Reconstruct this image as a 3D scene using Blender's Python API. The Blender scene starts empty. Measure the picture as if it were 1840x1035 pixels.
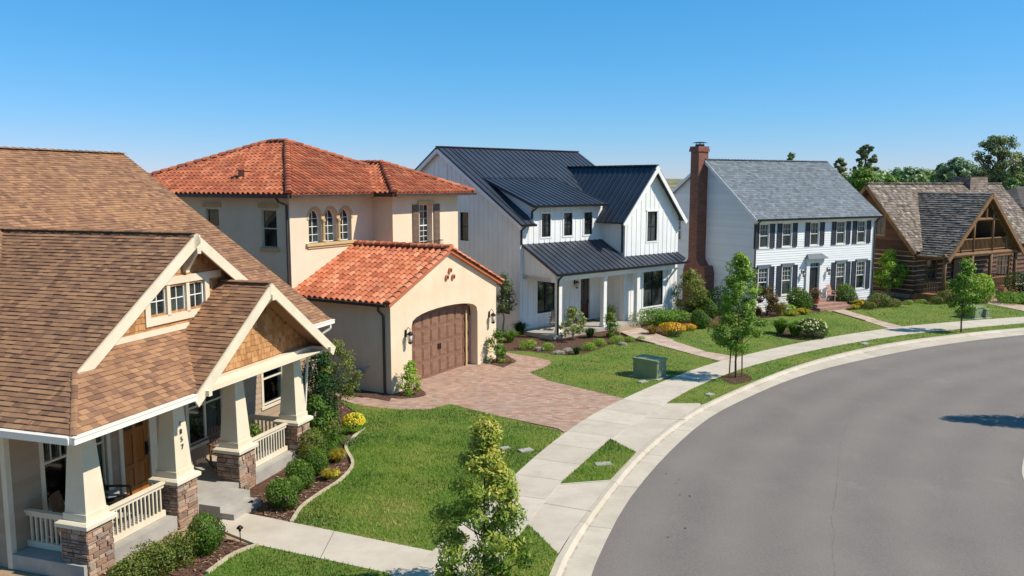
import bpy, bmesh, math, random
from mathutils import Vector, Matrix, noise as mnoise
from mathutils.geometry import tessellate_polygon
R = random.Random(7)
S = bpy.context.scene
COL = S.collection
# ---------------------------------------------------------------- camera calibration
FPX, CH = 1500.0, 8.3
PITCH = math.atan((517.5-330)/FPX)
def at(x, y, z=0.0):
    """ground point (height z) seen at pixel x, y of the 1840-px photograph"""
    a = (x-920)/FPX; b = (517.5-y)/FPX
    d = (a, math.cos(PITCH)+b*math.sin(PITCH), -math.sin(PITCH)+b*math.cos(PITCH))
    t = (z-CH)/d[2]
    return (d[0]*t, d[1]*t)
def dist_at(x, D):
    """ground point at depth D seen in column x"""
    return ((x-920)/FPX*D, D)
# ---------------------------------------------------------------- materials
def hx(s):
    s = s.lstrip('#'); c = [int(s[i:i+2], 16)/255 for i in (0, 2, 4)]
    return tuple([(v/12.92 if v <= .04045 else ((v+.055)/1.055)**2.4) for v in c]+[1.0])
class NT:
    def __init__(s, m):
        m.use_nodes = True; s.t = m.node_tree; s.n = s.t.nodes; s.l = s.t.links; s.n.clear()
        s.out = s.n.new('ShaderNodeOutputMaterial'); s.b = s.n.new('ShaderNodeBsdfPrincipled')
        s.l.new(s.b.outputs[0], s.out.inputs[0])
    def nd(s, ty, **k):
        n = s.n.new('ShaderNode'+ty)
        for a, v in k.items():
            if a.startswith('_'): n.inputs[a[1:].replace('_', ' ')].default_value = v
            else: setattr(n, a, v)
        return n
    def L(s, a, b): s.l.new(a, b)
    def coord(s, kind='Object', scale=(1, 1, 1), rot=(0, 0, 0)):
        c = s.nd('TexCoord'); m = s.nd('Mapping'); m.inputs['Scale'].default_value = scale; m.inputs['Rotation'].default_value = rot
        s.L(c.outputs[kind], m.inputs[0]); return m.outputs[0]
    def noise(s, vec, sc, det=4, rough=.6, lo=.35, hi=.65):
        n = s.nd('TexNoise'); n.inputs['Scale'].default_value = sc; n.inputs['Detail'].default_value = det; n.inputs['Roughness'].default_value = rough
        s.L(vec, n.inputs['Vector']); r = s.nd('MapRange'); r.inputs[1].default_value = lo; r.inputs[2].default_value = hi
        s.L(n.outputs['Fac'], r.inputs[0]); return r.outputs[0]
    def mix(s, fac, a, b, mode='MIX'):
        m = s.nd('MixRGB', blend_type=mode)
        for i, v in enumerate((fac, a, b)):
            if isinstance(v, (tuple, float, int)): m.inputs[i].default_value = v
            else: s.L(v, m.inputs[i])
        return m.outputs[0]
    def math(s, op, a, b=None):
        m = s.nd('Math', operation=op)
        for i, v in enumerate((a, b)):
            if v is None: continue
            if isinstance(v, (float, int)): m.inputs[i].default_value = v
            else: s.L(v, m.inputs[i])
        return m.outputs[0]
    def bump(s, h, st=.3, dist=.02, prev=None):
        b = s.nd('Bump'); b.inputs['Strength'].default_value = st; b.inputs['Distance'].default_value = dist
        s.L(h, b.inputs['Height'])
        if prev is not None: s.L(prev, b.inputs['Normal'])
        return b.outputs[0]
    def ramp(s, fac, stops):
        r = s.nd('ValToRGB'); e = r.color_ramp.elements
        while len(e) < len(stops): e.new(.5)
        for i, (p, c) in enumerate(stops): e[i].position = p; e[i].color = c
        s.L(fac, r.inputs[0]); return r.outputs[0]
MATS = {}
def M(name, base, alt=None, scale=3., amt=1., rough=.8, bump=.0, bscale=60., bdist=.01, metal=0., spec=.4, rnd=None, coat=0., dirt=None, stretch=(1, 1, 1), lohi=(.35, .65)):
    """generic surface: two tones in noise, optional per-piece tone ramp (rnd), grime, bump"""
    m = bpy.data.materials.new(name); t = NT(m)
    vec = t.coord('Object', stretch)
    if rnd:
        a = t.nd('Attribute', attribute_name='rnd')
        col = t.ramp(a.outputs['Fac'], [(i/(len(rnd)-1), hx(c)) for i, c in enumerate(rnd)])
        if alt: col = t.mix(t.math('MULTIPLY', t.noise(vec, scale, lo=lohi[0], hi=lohi[1]), amt), col, hx(alt))
    elif alt: col = t.mix(t.math('MULTIPLY', t.noise(vec, scale, lo=lohi[0], hi=lohi[1]), amt), hx(base), hx(alt))
    else: col = t.mix(0., hx(base), hx(base))
    if dirt:
        n = t.noise(t.coord('Object', (1, 1, .35)), .9, 6, .7, .5, .8)
        col = t.mix(t.math('MULTIPLY', n, dirt[1]), col, hx(dirt[0]))
    t.L(col, t.b.inputs['Base Color'])
    t.b.inputs['Roughness'].default_value = rough; t.b.inputs['Metallic'].default_value = metal
    t.b.inputs['Specular IOR Level'].default_value = spec
    if bump:
        n = t.nd('TexNoise'); n.inputs['Scale'].default_value = bscale; n.inputs['Detail'].default_value = 5; t.L(vec, n.inputs['Vector'])
        t.L(t.bump(n.outputs['Fac'], bump, bdist), t.b.inputs['Normal'])
    MATS[name] = m
    return m
def brickmat(name, cols, mortar, bw, bh, mort=.01, rough=.85, bump=.5, off=.5, coord='UV', rot=0., alt=None, scale=1., amt=.5, bias=0.):
    m = bpy.data.materials.new(name); t = NT(m)
    vec = t.coord(coord, rot=(0, 0, rot))
    b = t.nd('TexBrick'); b.offset = off
    b.inputs['Scale'].default_value = 1; b.inputs['Mortar Size'].default_value = mort; b.inputs['Brick Width'].default_value = bw
    b.inputs['Row Height'].default_value = bh; b.inputs['Bias'].default_value = bias; b.inputs['Mortar Smooth'].default_value = .3
    b.inputs['Color1'].default_value = (0, 0, 0, 1); b.inputs['Color2'].default_value = (1, 1, 1, 1); b.inputs['Mortar'].default_value = (.5, .5, .5, 1)
    t.L(vec, b.inputs['Vector'])
    n = len(cols)
    col = t.ramp(b.outputs['Color'], [(i/(n-1), hx(c)) for i, c in enumerate(cols)])
    if alt: col = t.mix(t.math('MULTIPLY', t.noise(vec, scale, 5), amt), col, hx(alt))
    col = t.mix(t.noise(vec, 40., 3), col, t.mix(1., col, (.86, .86, .86, 1), 'MULTIPLY'))
    col = t.mix(b.outputs['Fac'], col, hx(mortar))
    t.L(col, t.b.inputs['Base Color']); t.b.inputs['Roughness'].default_value = rough
    inv = t.math('SUBTRACT', 1., b.outputs['Fac'])
    nn = t.nd('TexNoise'); nn.inputs['Scale'].default_value = 45; t.L(vec, nn.inputs['Vector'])
    t.L(t.bump(inv, bump, .012, t.bump(nn.outputs['Fac'], .25, .01)), t.b.inputs['Normal'])
    MATS[name] = m; return m
def glassmat(name, base, alt, rough=.04, sc=1.2):
    m = bpy.data.materials.new(name); t = NT(m); vec = t.coord('Object', (1, 1, .6))
    t.L(t.mix(t.noise(vec, sc, 3, .5, .42, .6), hx(base), hx(alt)), t.b.inputs['Base Color'])
    t.b.inputs['Roughness'].default_value = rough; t.b.inputs['Specular IOR Level'].default_value = .8
    n = t.nd('TexNoise'); n.inputs['Scale'].default_value = 1.6; t.L(t.coord('Object'), n.inputs['Vector'])
    t.L(t.bump(n.outputs['Fac'], .12, .03), t.b.inputs['Normal'])
    MATS[name] = m; return m
def leafmat(name, cols, trans=.35, rough=.55):
    m = bpy.data.materials.new(name); t = NT(m)
    a = t.nd('Attribute', attribute_name='rnd')
    col = t.ramp(a.outputs['Fac'], [(i/(len(cols)-1), hx(c)) for i, c in enumerate(cols)])
    t.L(col, t.b.inputs['Base Color']); t.b.inputs['Roughness'].default_value = rough; t.b.inputs['Specular IOR Level'].default_value = .35
    tr = t.nd('BsdfTranslucent'); t.L(t.mix(1., col, (1., 1., .55, 1), 'MULTIPLY'), tr.inputs[0])
    mx = t.nd('MixShader'); mx.inputs[0].default_value = trans
    t.L(t.b.outputs[0], mx.inputs[1]); t.L(tr.outputs[0], mx.inputs[2]); t.L(mx.outputs[0], t.out.inputs[0])
    MATS[name] = m; return m

# ---------------------------------------------------------------- objects
def tag(o, label=None, cat=None, group=None, kind=None):
    if label: o['label'] = label
    if cat: o['category'] = cat
    if group: o['group'] = group
    if kind: o['kind'] = kind
    return o
def thing(name, label, cat, loc=(0, 0, 0), rz=0., group=None):
    o = bpy.data.objects.new(name, None); COL.objects.link(o)
    o.location = loc if len(loc) == 3 else (loc[0], loc[1], 0); o.rotation_euler = (0, 0, rz)
    o.empty_display_size = .3
    return tag(o, label, cat, group)
def ctree(o, parent=None):
    c = o.copy(); COL.objects.link(c)
    if parent: c.parent = parent
    for ch in list(o.children): ctree(ch, c)
    return c
def dup(o, loc, rz=0., label=None, sc=None, group=None):
    c = ctree(o); c.location = loc if len(loc) == 3 else (loc[0], loc[1], 0); c.rotation_euler = (0, 0, rz)
    if label: c['label'] = label
    if group: c['group'] = group
    if sc: c.scale = sc if isinstance(sc, tuple) else (sc, sc, sc)
    return c
def PF(v0): return lambda s, d, z: (s, v0-d, z)
def PL(u0): return lambda s, d, z: (u0-d, s, z)
def PR(u0): return lambda s, d, z: (u0+d, s, z)
def PB(v0): return lambda s, d, z: (s, v0+d, z)
class MB:
    def __init__(s): s.v = []; s.f = []; s.r = []; s.uv = {}
    def add(s, vs, fs, r=.5):
        o = len(s.v); s.v += [tuple(p) for p in vs]
        for f in fs: s.f.append(tuple(i+o for i in f)); s.r.append(r)
        return s
    def box(s, x0, x1, y0, y1, z0, z1, r=.5):
        return s.add([(x0, y0, z0), (x1, y0, z0), (x1, y1, z0), (x0, y1, z0), (x0, y0, z1), (x1, y0, z1), (x1, y1, z1), (x0, y1, z1)],
                     [(0, 3, 2, 1), (4, 5, 6, 7), (0, 1, 5, 4), (1, 2, 6, 5), (2, 3, 7, 6), (3, 0, 4, 7)], r)
    def pb(s, P, s0, s1, d0, d1, z0, z1, r=.5):
        c = [P(a, b, c) for c in (z0, z1) for a, b in ((s0, d0), (s1, d0), (s1, d1), (s0, d1))]
        return s.add(c, [(0, 3, 2, 1), (4, 5, 6, 7), (0, 1, 5, 4), (1, 2, 6, 5), (2, 3, 7, 6), (3, 0, 4, 7)], r)
    def frus(s, cx, cy, z0, z1, w0, w1, d0=None, d1=None, r=.5):
        d0 = d0 or w0; d1 = d1 or w1
        vs = []
        for z, w, d in ((z0, w0, d0), (z1, w1, d1)):
            vs += [(cx-w/2, cy-d/2, z), (cx+w/2, cy-d/2, z), (cx+w/2, cy+d/2, z), (cx-w/2, cy+d/2, z)]
        return s.add(vs, [(0, 3, 2, 1), (4, 5, 6, 7), (0, 1, 5, 4), (1, 2, 6, 5), (2, 3, 7, 6), (3, 0, 4, 7)], r)
    def beam(s, p0, p1, w, h, up=(0, 0, 1), r=.5, oz=0.):
        """box along p0-p1, width w sideways, height h; p0,p1 on the centre line"""
        p0 = Vector(p0); p1 = Vector(p1); d = (p1-p0).normalized(); up = Vector(up)
        if abs(d.dot(up)) > .99: up = Vector((0, 1, 0))
        sd = d.cross(up).normalized()*w/2; u = sd.cross(d).normalized()*h/2
        vs = [p-sd*a+u*b for p in (p0, p1) for a, b in ((1, -1), (-1, -1), (-1, 1), (1, 1))]
        return s.add(vs, [(0, 3, 2, 1), (4, 5, 6, 7), (0, 1, 5, 4), (1, 2, 6, 5), (2, 3, 7, 6), (3, 0, 4, 7)], r)
    def tube(s, pts, rad, seg=6, r=.5, cap=True):
        pts = [Vector(p) for p in pts]; n = len(pts)
        if not isinstance(rad, (list, tuple)): rad = [rad]*n
        o = len(s.v); prev = None
        for i, p in enumerate(pts):
            d = (pts[min(i+1, n-1)]-pts[max(i-1, 0)]).normalized()
            a = prev if prev is not None else (Vector((1, 0, 0)) if abs(d.x) < .9 else Vector((0, 1, 0)))
            a = (a-d*a.dot(d)).normalized(); b = d.cross(a); prev = a
            for k in range(seg):
                q = 2*math.pi*k/seg; s.v.append(tuple(p+(a*math.cos(q)+b*math.sin(q))*rad[i]))
        for i in range(n-1):
            for k in range(seg):
                k2 = (k+1) % seg
                s.f.append((o+i*seg+k, o+i*seg+k2, o+(i+1)*seg+k2, o+(i+1)*seg+k)); s.r.append(r)
        if cap:
            s.f.append(tuple(o+k for k in reversed(range(seg)))); s.r.append(r)
            s.f.append(tuple(o+(n-1)*seg+k for k in range(seg))); s.r.append(r)
        return s
    def lathe(s, prof, c=(0, 0, 0), seg=10, r=.5):
        o = len(s.v); n = len(prof)
        for rr, z in prof:
            for k in range(seg):
                q = 2*math.pi*k/seg; s.v.append((c[0]+rr*math.cos(q), c[1]+rr*math.sin(q), c[2]+z))
        for i in range(n-1):
            for k in range(seg):
                k2 = (k+1) % seg; s.f.append((o+i*seg+k, o+i*seg+k2, o+(i+1)*seg+k2, o+(i+1)*seg+k)); s.r.append(r)
        s.f.append(tuple(o+k for k in reversed(range(seg)))); s.r.append(r)
        s.f.append(tuple(o+(n-1)*seg+k for k in range(seg))); s.r.append(r)
        return s
    def slab(s, P, outer, holes=(), th=.2, r=.5):
        """vertical wall slab with openings; outer & holes are (s,z) loops; front at d=0, back at d=-th"""
        loops = [outer]+list(holes); flat = [p for l in loops for p in l]
        tris = tessellate_polygon([[Vector((p[0], p[1], 0)) for p in l] for l in loops])
        n = len(flat)
        vs = [P(p[0], 0, p[1]) for p in flat]+[P(p[0], -th, p[1]) for p in flat]
        fs = [t for t in tris]+[(a+n, b+n, c+n) for a, b, c in tris]
        k = 0
        for l in loops:
            m = len(l)
            for i in range(m):
                j = (i+1) % m; fs.append((k+i, k+j, k+j+n, k+i+n))
            k += m
        return s.add(vs, fs, r)
    def poly(s, pts, z, r=.5, th=None):
        tris = tessellate_polygon([[Vector((p[0], p[1], 0)) for p in pts]])
        n = len(pts); zz = [p[2] if len(p) > 2 else z for p in pts]
        vs = [(p[0], p[1], q) for p, q in zip(pts, zz)]; fs = []
        for t in tris:
            a, b, c = [Vector(vs[i]) for i in t]
            fs.append(t if (b-a).cross(c-a).z > 0 else (t[0], t[2], t[1]))
        if th:
            vs += [(p[0], p[1], q-th) for p, q in zip(pts, zz)]
            for i in range(n):
                j = (i+1) % n; fs.append((i, j, j+n, i+n))
        return s.add(vs, fs, r)
    def courses(s, P, rng, z0, z1, e, holes=(), prof='lap', depth=.022, th=None):
        z = z0
        while z < z1-.02:
            zt = min(z+e, z1); a0, b0 = rng(z); a1, b1 = rng(zt-.001)
            if b0-a0 > .05:
                cuts = []
                for (h0, h1, g0, g1) in holes:
                    if min(zt, g1)-max(z, g0) > .45*(zt-z): cuts.append((h0, h1))
                cuts.sort(); segs = []; cur = a0; curT = a1
                for c0, c1 in cuts:
                    if c0 > cur: segs.append((cur, c0, curT, c0))
                    cur = max(cur, c1); curT = cur
                if b0 > cur: segs.append((cur, b0, curT, max(curT, b1)))
                for q0, q1, q2, q3 in segs:
                    rr = R.random()
                    if prof == 'lap':
                        c = [P(q0, 0, z), P(q1, 0, z), P(q1, depth, z), P(q0, depth, z), P(q2, 0, zt), P(q3, 0, zt), P(q3, .004, zt), P(q2, .004, zt)]
                        s.add(c, [(0, 3, 2, 1), (4, 5, 6, 7), (0, 1, 5, 4), (1, 2, 6, 5), (2, 3, 7, 6), (3, 0, 4, 7)], rr)
                    elif prof == 'log':
                        g = (zt-z)*.12; K = 5; vs = []
                        for k in range(K+1):
                            q = math.pi*k/K; zz = z+g+(zt-z-2*g)*(1-math.cos(q))/2; dd = depth*math.sin(q)*(1+.15*R.uniform(-1, 1))
                            f = (zz-z)/(zt-z)
                            vs += [P(q0+(q2-q0)*f, dd, zz), P(q1+(q3-q1)*f, dd, zz)]
                        fs = [(2*k, 2*k+1, 2*k+3, 2*k+2) for k in range(K)]+[tuple(range(0, 2*K+2, 2)), tuple(range(1, 2*K+3, 2))]
                        s.add(vs, fs, rr)
                    elif prof == 'shake':
                        x = q0
                        while x < q1-.01:
                            w = min(R.uniform(.1, .2), q1-x); x2 = x+w; dd = depth*R.uniform(.6, 1.3); zb = z+R.uniform(-.008, .008)
                            xa = x; xb = x2
                            if zt > z and (q2 > q0 or q3 < q1):
                                xa = x; xb = x2
                                lim0, lim1 = rng(zt-.001)
                                ta, tb = max(xa, lim0), min(xb, lim1)
                                if tb < ta: ta = tb = (xa+xb)/2
                            else: ta, tb = xa, xb
                            g = .003
                            c = [P(xa+g, 0, zb), P(xb-g, 0, zb), P(xb-g, dd, zb), P(xa+g, dd, zb), P(ta+g, 0, zt), P(tb-g, 0, zt), P(tb-g, .003, zt), P(ta+g, .003, zt)]
                            s.add(c, [(0, 3, 2, 1), (4, 5, 6, 7), (0, 1, 5, 4), (1, 2, 6, 5), (2, 3, 7, 6), (3, 0, 4, 7)], R.random()); x = x2
            z = zt
        return s
    def battens(s, P, s0, s1, z0, ztop, step, holes=(), w=.045, d=.02, off=.2):
        x = s0+off
        while x < s1-.03:
            zt = ztop(x); segs = []; cur = z0
            for (h0, h1, g0, g1) in sorted([h for h in holes if h[0]-w < x < h[1]+w], key=lambda h: h[2]):
                if g0 > cur: segs.append((cur, g0))
                cur = max(cur, g1)
            if zt > cur: segs.append((cur, zt))
            for a, b in segs: s.pb(P, x-w/2, x+w/2, 0, d, a, b)
            x += step
        return s
    def build(s, name, mat, parent=None, smooth=False, recalc=True, uv=True, loc=None):
        me = bpy.data.meshes.new(name); me.from_pydata(s.v, [], s.f)
        at_ = me.attributes.new('rnd', 'FLOAT', 'FACE'); at_.data.foreach_set('value', s.r[:len(me.polygons)])
        if recalc:
            bm = bmesh.new(); bm.from_mesh(me); bmesh.ops.recalc_face_normals(bm, faces=bm.faces); bm.to_mesh(me); bm.free()
        if uv:
            ul = me.uv_layers.new(name='UVMap'); data = [0.0]*(2*len(me.loops)); V = me.vertices
            for p in me.polygons:
                n = p.normal; h = math.hypot(n.x, n.y)
                if p.index in s.uv:
                    for k, li in enumerate(p.loop_indices): data[2*li:2*li+2] = s.uv[p.index][k]
                    continue
                if h < .15:
                    for li in p.loop_indices:
                        c = V[me.loops[li].vertex_index].co; data[2*li] = c.x; data[2*li+1] = c.y
                else:
                    tx, ty = -n.y/h, n.x/h; bx, by, bz = n.y*0-n.z*ty, n.z*tx-n.x*0, n.x*ty-n.y*tx
                    for li in p.loop_indices:
                        c = V[me.loops[li].vertex_index].co; data[2*li] = c.x*tx+c.y*ty; data[2*li+1] = c.x*bx+c.y*by+c.z*bz
            ul.data.foreach_set('uv', data)
        if smooth: me.polygons.foreach_set('use_smooth', [True]*len(me.polygons))
        o = bpy.data.objects.new(name, me); COL.objects.link(o)
        if mat: me.materials.append(mat)
        if parent: o.parent = parent
        if loc: o.location = loc
        return o
# ---------------------------------------------------------------- roofs
def roof_piece(mb, poly, kind, zref=None, th=.12, e=.13, wmin=.14, wmax=.27, step=.015, jit=.005, seed=1, slab=True):
    """one planar, convex roof slope covered in real courses"""
    rr = random.Random(seed); P = [Vector(p) for p in poly]
    n = Vector((0, 0, 0))
    for i in range(len(P)): n += (P[i]-P[0]).cross(P[(i+1) % len(P)]-P[0])
    n.normalize()
    if n.z < 0: n = -n
    t = Vector((0, 0, 1)).cross(n).normalized(); b = n.cross(t)       # t along eave, b up the slope
    zr = min(p.z for p in P) if zref is None else zref
    o = P[0]-b*((P[0].z-zr)/b.z)
    xs = [(p-o).dot(t) for p in P]; ys = [(p-o).dot(b) for p in P]
    x0, x1, y0, y1 = min(xs), max(xs), min(ys), max(ys)
    bm = bmesh.new(); lay = bm.faces.layers.float.new('rnd')
    def quad(pts, r):
        vs = [bm.verts.new(o+t*a+b*c+n*h) for a, c, h in pts]; f = bm.faces.new(vs); f[lay] = r
    if kind in ('shingle', 'shake'):
        j = math.floor(y0/e)-0
        while j*e < y1:
            ya, yb = j*e, (j+1)*e+.004; x = math.floor(x0/wmax)*wmax-rr.random()*wmax
            while x < x1:
                w = rr.uniform(wmin, wmax); h = step*(1 if kind == 'shingle' else rr.uniform(.6, 1.5)); dy = rr.uniform(-jit, jit)
                if kind == 'shingle' and rr.random() < .45: h *= 1.7
                r = rr.random(); g = .004 if kind == 'shake' else 0.
                quad([(x+g, ya+dy, h), (x+w-g, ya+dy, h), (x+w-g, yb, .001), (x+g, yb, .001)], r)
                quad([(x+g, ya+dy, -.01), (x+w-g, ya+dy, -.01), (x+w-g, ya+dy, h), (x+g, ya+dy, h)], r*.6)
                if kind == 'shake' or h > step:
                    for q in (x+g, x+w-g): 
                        vs = [bm.verts.new(o+t*q+b*c+n*hh) for c, hh in ((ya+dy, -.01), (ya+dy, h), (yb, .001))]
                        f = bm.faces.new(vs); f[lay] = r*.6
                x += w
            j += 1
    elif kind == 'tile':
        pw = wmax; K = 6; j = 0; rowh = e
        j = math.floor(y0/e); c0 = math.floor(x0/pw)
        while j*e < y1:
            for c in range(c0, math.ceil(x1/pw)+1):
                r = rr.random(); ya = j*e+rr.uniform(-.006, .006); yb = (j+1)*e+.02; hh = step*rr.uniform(.85, 1.15); xo = c*pw
                prof = []
                for k in range(K+1):                                   # barrel
                    q = math.pi*k/K; prof.append((xo+pw*.31*(1-math.cos(q)), .072*math.sin(q)))
                prof += [(xo+pw*.81, -.022), (xo+pw, 0)]
                for k in range(len(prof)-1):
                    a, c1 = prof[k], prof[k+1]
                    quad([(a[0], ya, a[1]+hh), (c1[0], ya, c1[1]+hh), (c1[0], yb, c1[1]), (a[0], yb, a[1])], r)
                    quad([(a[0], ya+.004, a[1]-.03), (c1[0], ya+.004, c1[1]-.03), (c1[0], ya, c1[1]+hh), (a[0], ya, a[1]+hh)], r*.5)
            j += 1
    elif kind == 'seam':
        quad([(x0-.1, y0-.1, 0), (x1+.1, y0-.1, 0), (x1+.1, y1+.1, 0), (x0-.1, y1+.1, 0)], .5)
        x = math.floor(x0/e)*e
        while x < x1:
            a, c = x-.016, x+.016; h = .04
            quad([(a, y0, h), (c, y0, h), (c, y1, h), (a, y1, h)], .5)
            quad([(a, y0, 0), (a, y0, h), (a, y1, h), (a, y1, 0)], .5); quad([(c, y0, 0), (c, y0, h), (c, y1, h), (c, y1, 0)], .5)
            quad([(a, y0, 0), (c, y0, 0), (c, y0, h), (a, y0, h)], .5)
            x += e
    # clip by the outline
    cen = sum(P, Vector())/len(P)
    for i in range(len(P)):
        a, c = P[i], P[(i+1) % len(P)]; m = n.cross(c-a)
        if m.length < 1e-6: continue
        m.normalize()
        if (cen-a).dot(m) > 0: m = -m
        # leave the butt ends of the lowest course / tile lips hanging past the eave
        slack = .03 if (kind in ('tile', 'shake', 'shingle') and abs((c-a).normalized().z) < .02 and m.z < 0) else 0.
        bmesh.ops.bisect_plane(bm, geom=bm.verts[:]+bm.edges[:]+bm.faces[:], plane_co=a+m*slack, plane_no=m, clear_outer=True)
    bm.verts.index_update(); bm.faces.ensure_lookup_table()
    k = len(mb.v); mb.v += [tuple(v.co) for v in bm.verts]
    for f in bm.faces: mb.f.append(tuple(v.index+k for v in f.verts)); mb.r.append(f[lay])
    bm.free()
    if slab:
        m = len(P); up = n*-.004
        vs = [p+up for p in P]+[p-n*th for p in P]
        mb.add(vs, [tuple(range(m)), tuple(range(2*m-1, m-1, -1))]+[(i, (i+1) % m, (i+1) % m+m, i+m) for i in range(m)], .3)
def ridge_caps(mb, p0, p1, rad=.12, ln=.38, seg=6, flat=.75, tilt=.02, seed=3):
    rr = random.Random(seed); p0 = Vector(p0); p1 = Vector(p1); L = (p1-p0).length; d = (p1-p0)/L; n = max(1, int(L/ln))
    sd = d.cross(Vector((0, 0, 1))).normalized(); up = sd.cross(d)
    for i in range(n):
        a = p0+d*(L*i/n); c = p0+d*(L*(i+1)/n+.04); r = rr.random(); vs = []
        for p, k, hh in ((a, 1.0, tilt), (c, .86, 0)):
            for j in range(seg+1):
                q = math.pi*j/seg; vs.append(p+sd*math.cos(q)*rad*k+up*(math.sin(q)*rad*k*flat+hh-rad*.15))
        m = seg+1
        mb.add(vs, [(j, j+1, j+1+m, j+m) for j in range(seg)]+[tuple(range(m))], r)
# ---------------------------------------------------------------- windows
def rect(s0, s1, z0, z1): return [(s0, z0), (s1, z0), (s1, z1), (s0, z1)]
def window(parent, P, s0, s1, z0, z1, fm, gm, cols=1, rt=1, rb=1, hung=True, div=1, trim=0., tm=None, sill=.0, rec=.1, fw=.045, mw=.022, name='window', label=None, head=0., ctop=None, mm=None, split=.5):
    """frame fills an opening; rec = depth of glass behind wall face; div = mulled units; cols/rt/rb = muntin grid"""
    b = MB(); fd0, fd1 = -rec-.05, -rec+.03
    for a0, a1, c0, c1 in ((s0, s0+fw, z0, z1), (s1-fw, s1, z0, z1), (s0+fw, s1-fw, z0, z0+fw), (s0+fw, s1-fw, z1-fw, z1)):
        b.pb(P, a0, a1, fd0, fd1, c0, c1)
    w = (s1-s0)/div
    for k in range(1, div): b.pb(P, s0+w*k-fw*.8, s0+w*k+fw*.8, fd0, fd1+.004, z0+fw, z1-fw)
    zm = z0+(z1-z0)*split
    ob = b
    if trim:
        tb = MB(); T = trim
        tb.pb(P, s0-T, s0, -rec+.031, .035, z0-T*.3, z1+T*.2); tb.pb(P, s1, s1+T, -rec+.031, .035, z0-T*.3, z1+T*.2)
        tb.pb(P, s0-T-.02, s1+T+.02, -rec+.031, .05, z1+T*.2, z1+T*1.3)
        if not sill: tb.pb(P, s0-T, s1+T, -.05, .035, z0-T*1.2, z0-T*.3+.0)
    f = b
    for k in range(div):
        a, c = s0+w*k+fw*.5, s0+w*(k+1)-fw*.5
        if hung: f.pb(P, a, c, -rec-.03, -rec+.02, zm-.025, zm+.025)
        g0, g1 = (zm if hung else z0), z1
        for i in range(1, ctop or cols): f.pb(P, a+(c-a)*i/(ctop or cols)-mw/2, a+(c-a)*i/(ctop or cols)+mw/2, -rec-.02, -rec+.012, g0, g1)
        for i in range(1, rt): f.pb(P, a, c, -rec-.02, -rec+.010, g0+(g1-g0)*i/rt-mw/2, g0+(g1-g0)*i/rt+mw/2)
        if hung:
            for i in range(1, cols if rb else 1): f.pb(P, a+(c-a)*i/cols-mw/2, a+(c-a)*i/cols+mw/2, -rec-.02, -rec+.012, z0, zm)
            for i in range(1, rb): f.pb(P, a, c, -rec-.02, -rec+.010, z0+(zm-z0)*i/rb-mw/2, z0+(zm-z0)*i/rb+mw/2)
    o = f.build(name, fm, parent)
    if label: o['label'] = label
    g = MB(); g.pb(P, s0+.01, s1-.01, -rec-.04, -rec-.012, z0+.01, z1-.01); g.build('pane', gm, o)
    if trim: tb.build('casing', tm or fm, o)
    if sill:
        q = MB(); q.pb(P, s0-trim-.04, s1+trim+.04, -rec, sill, z0-.09, z0-.0); q.build('sill', tm or fm, o)
    if head:
        q = MB(); q.pb(P, s0-trim-.08, s1+trim+.08, .0, head, z1+trim*1.3, z1+trim*1.3+.1); q.build('window_head', mm or tm or fm, o)
    return o
def arch(s0, s1, z0, zs, zc, K=10):
    """opening with straight jambs to zs and an arch rising to zc"""
    c = (s0+s1)/2; w = (s1-s0)/2; pts = [(s0, z0), (s1, z0)]
    for k in range(K+1):
        q = math.pi*k/K; pts.append((c+w*math.cos(q), zs+(zc-zs)*math.sin(q)))
    return pts
def catmull(pts, n=6):
    out = []; P = [Vector((p[0], p[1])) for p in pts]
    for i in range(len(P)-1):
        a, b, c, d = P[max(i-1, 0)], P[i], P[i+1], P[min(i+2, len(P)-1)]
        for k in range(n):
            t = k/n; out.append(tuple(.5*((2*b)+(c-a)*t+(2*a-5*b+4*c-d)*t*t+(3*b-a-3*c+d)*t**3)))
    out.append(tuple(P[-1])); return out
def smooth(pts, it=2):
    for _ in range(it): pts = [pts[0]]+[((a[0]+2*b[0]+c[0])/4, (a[1]+2*b[1]+c[1])/4) for a, b, c in zip(pts, pts[1:], pts[2:])]+[pts[-1]]
    return pts
def resample(pts, n):
    L = [0]
    for a, b in zip(pts, pts[1:]): L.append(L[-1]+math.dist(a, b))
    out = []; j = 0
    for i in range(n+1):
        t = L[-1]*i/n
        while j < len(L)-2 and L[j+1] < t: j += 1
        f = (t-L[j])/max(1e-9, L[j+1]-L[j]); out.append((pts[j][0]+(pts[j+1][0]-pts[j][0])*f, pts[j][1]+(pts[j+1][1]-pts[j][1])*f))
    return out, L[-1]
# ================================================================ materials
M('lot_soil', '#a58d70', '#927a5e', 1., rough=.95, bump=.6, bscale=30., bdist=.03)  # soil tone raised so it bounces warm fill onto shaded walls
M('far_land', '#8c8256', '#6f7244', .08, rough=1.)
M('mulch', '#6b4a36', '#3f2b20', 9., rough=.95, bump=1., bscale=28., bdist=.05, lohi=(.4, .6))
M('mulch_chip', '#6b4a36', rnd=['#3a261b', '#6d4a35', '#8a6a50', '#b49a80'], rough=.9)
M('lawn', '#607a28', '#7c8438', .55, rough=1., bump=.9, bscale=70., bdist=.05, lohi=(.38, .62))
M('trim_cream', '#d9ccb2', '#cfc1a5', 1.5, rough=.6, bump=.05)
M('trim_white', '#e8e6e0', '#dcdad2', 1.5, rough=.55)
M('gutter_white', '#e4ddcf', rough=.4)
M('gutter_bronze', '#3c322c', '#4a3e36', 2., rough=.45)
M('siding_tan', '#a48d74', '#9a836a', .9, rough=.8, rnd=['#9c866e', '#ab947b'], amt=.3)
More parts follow.
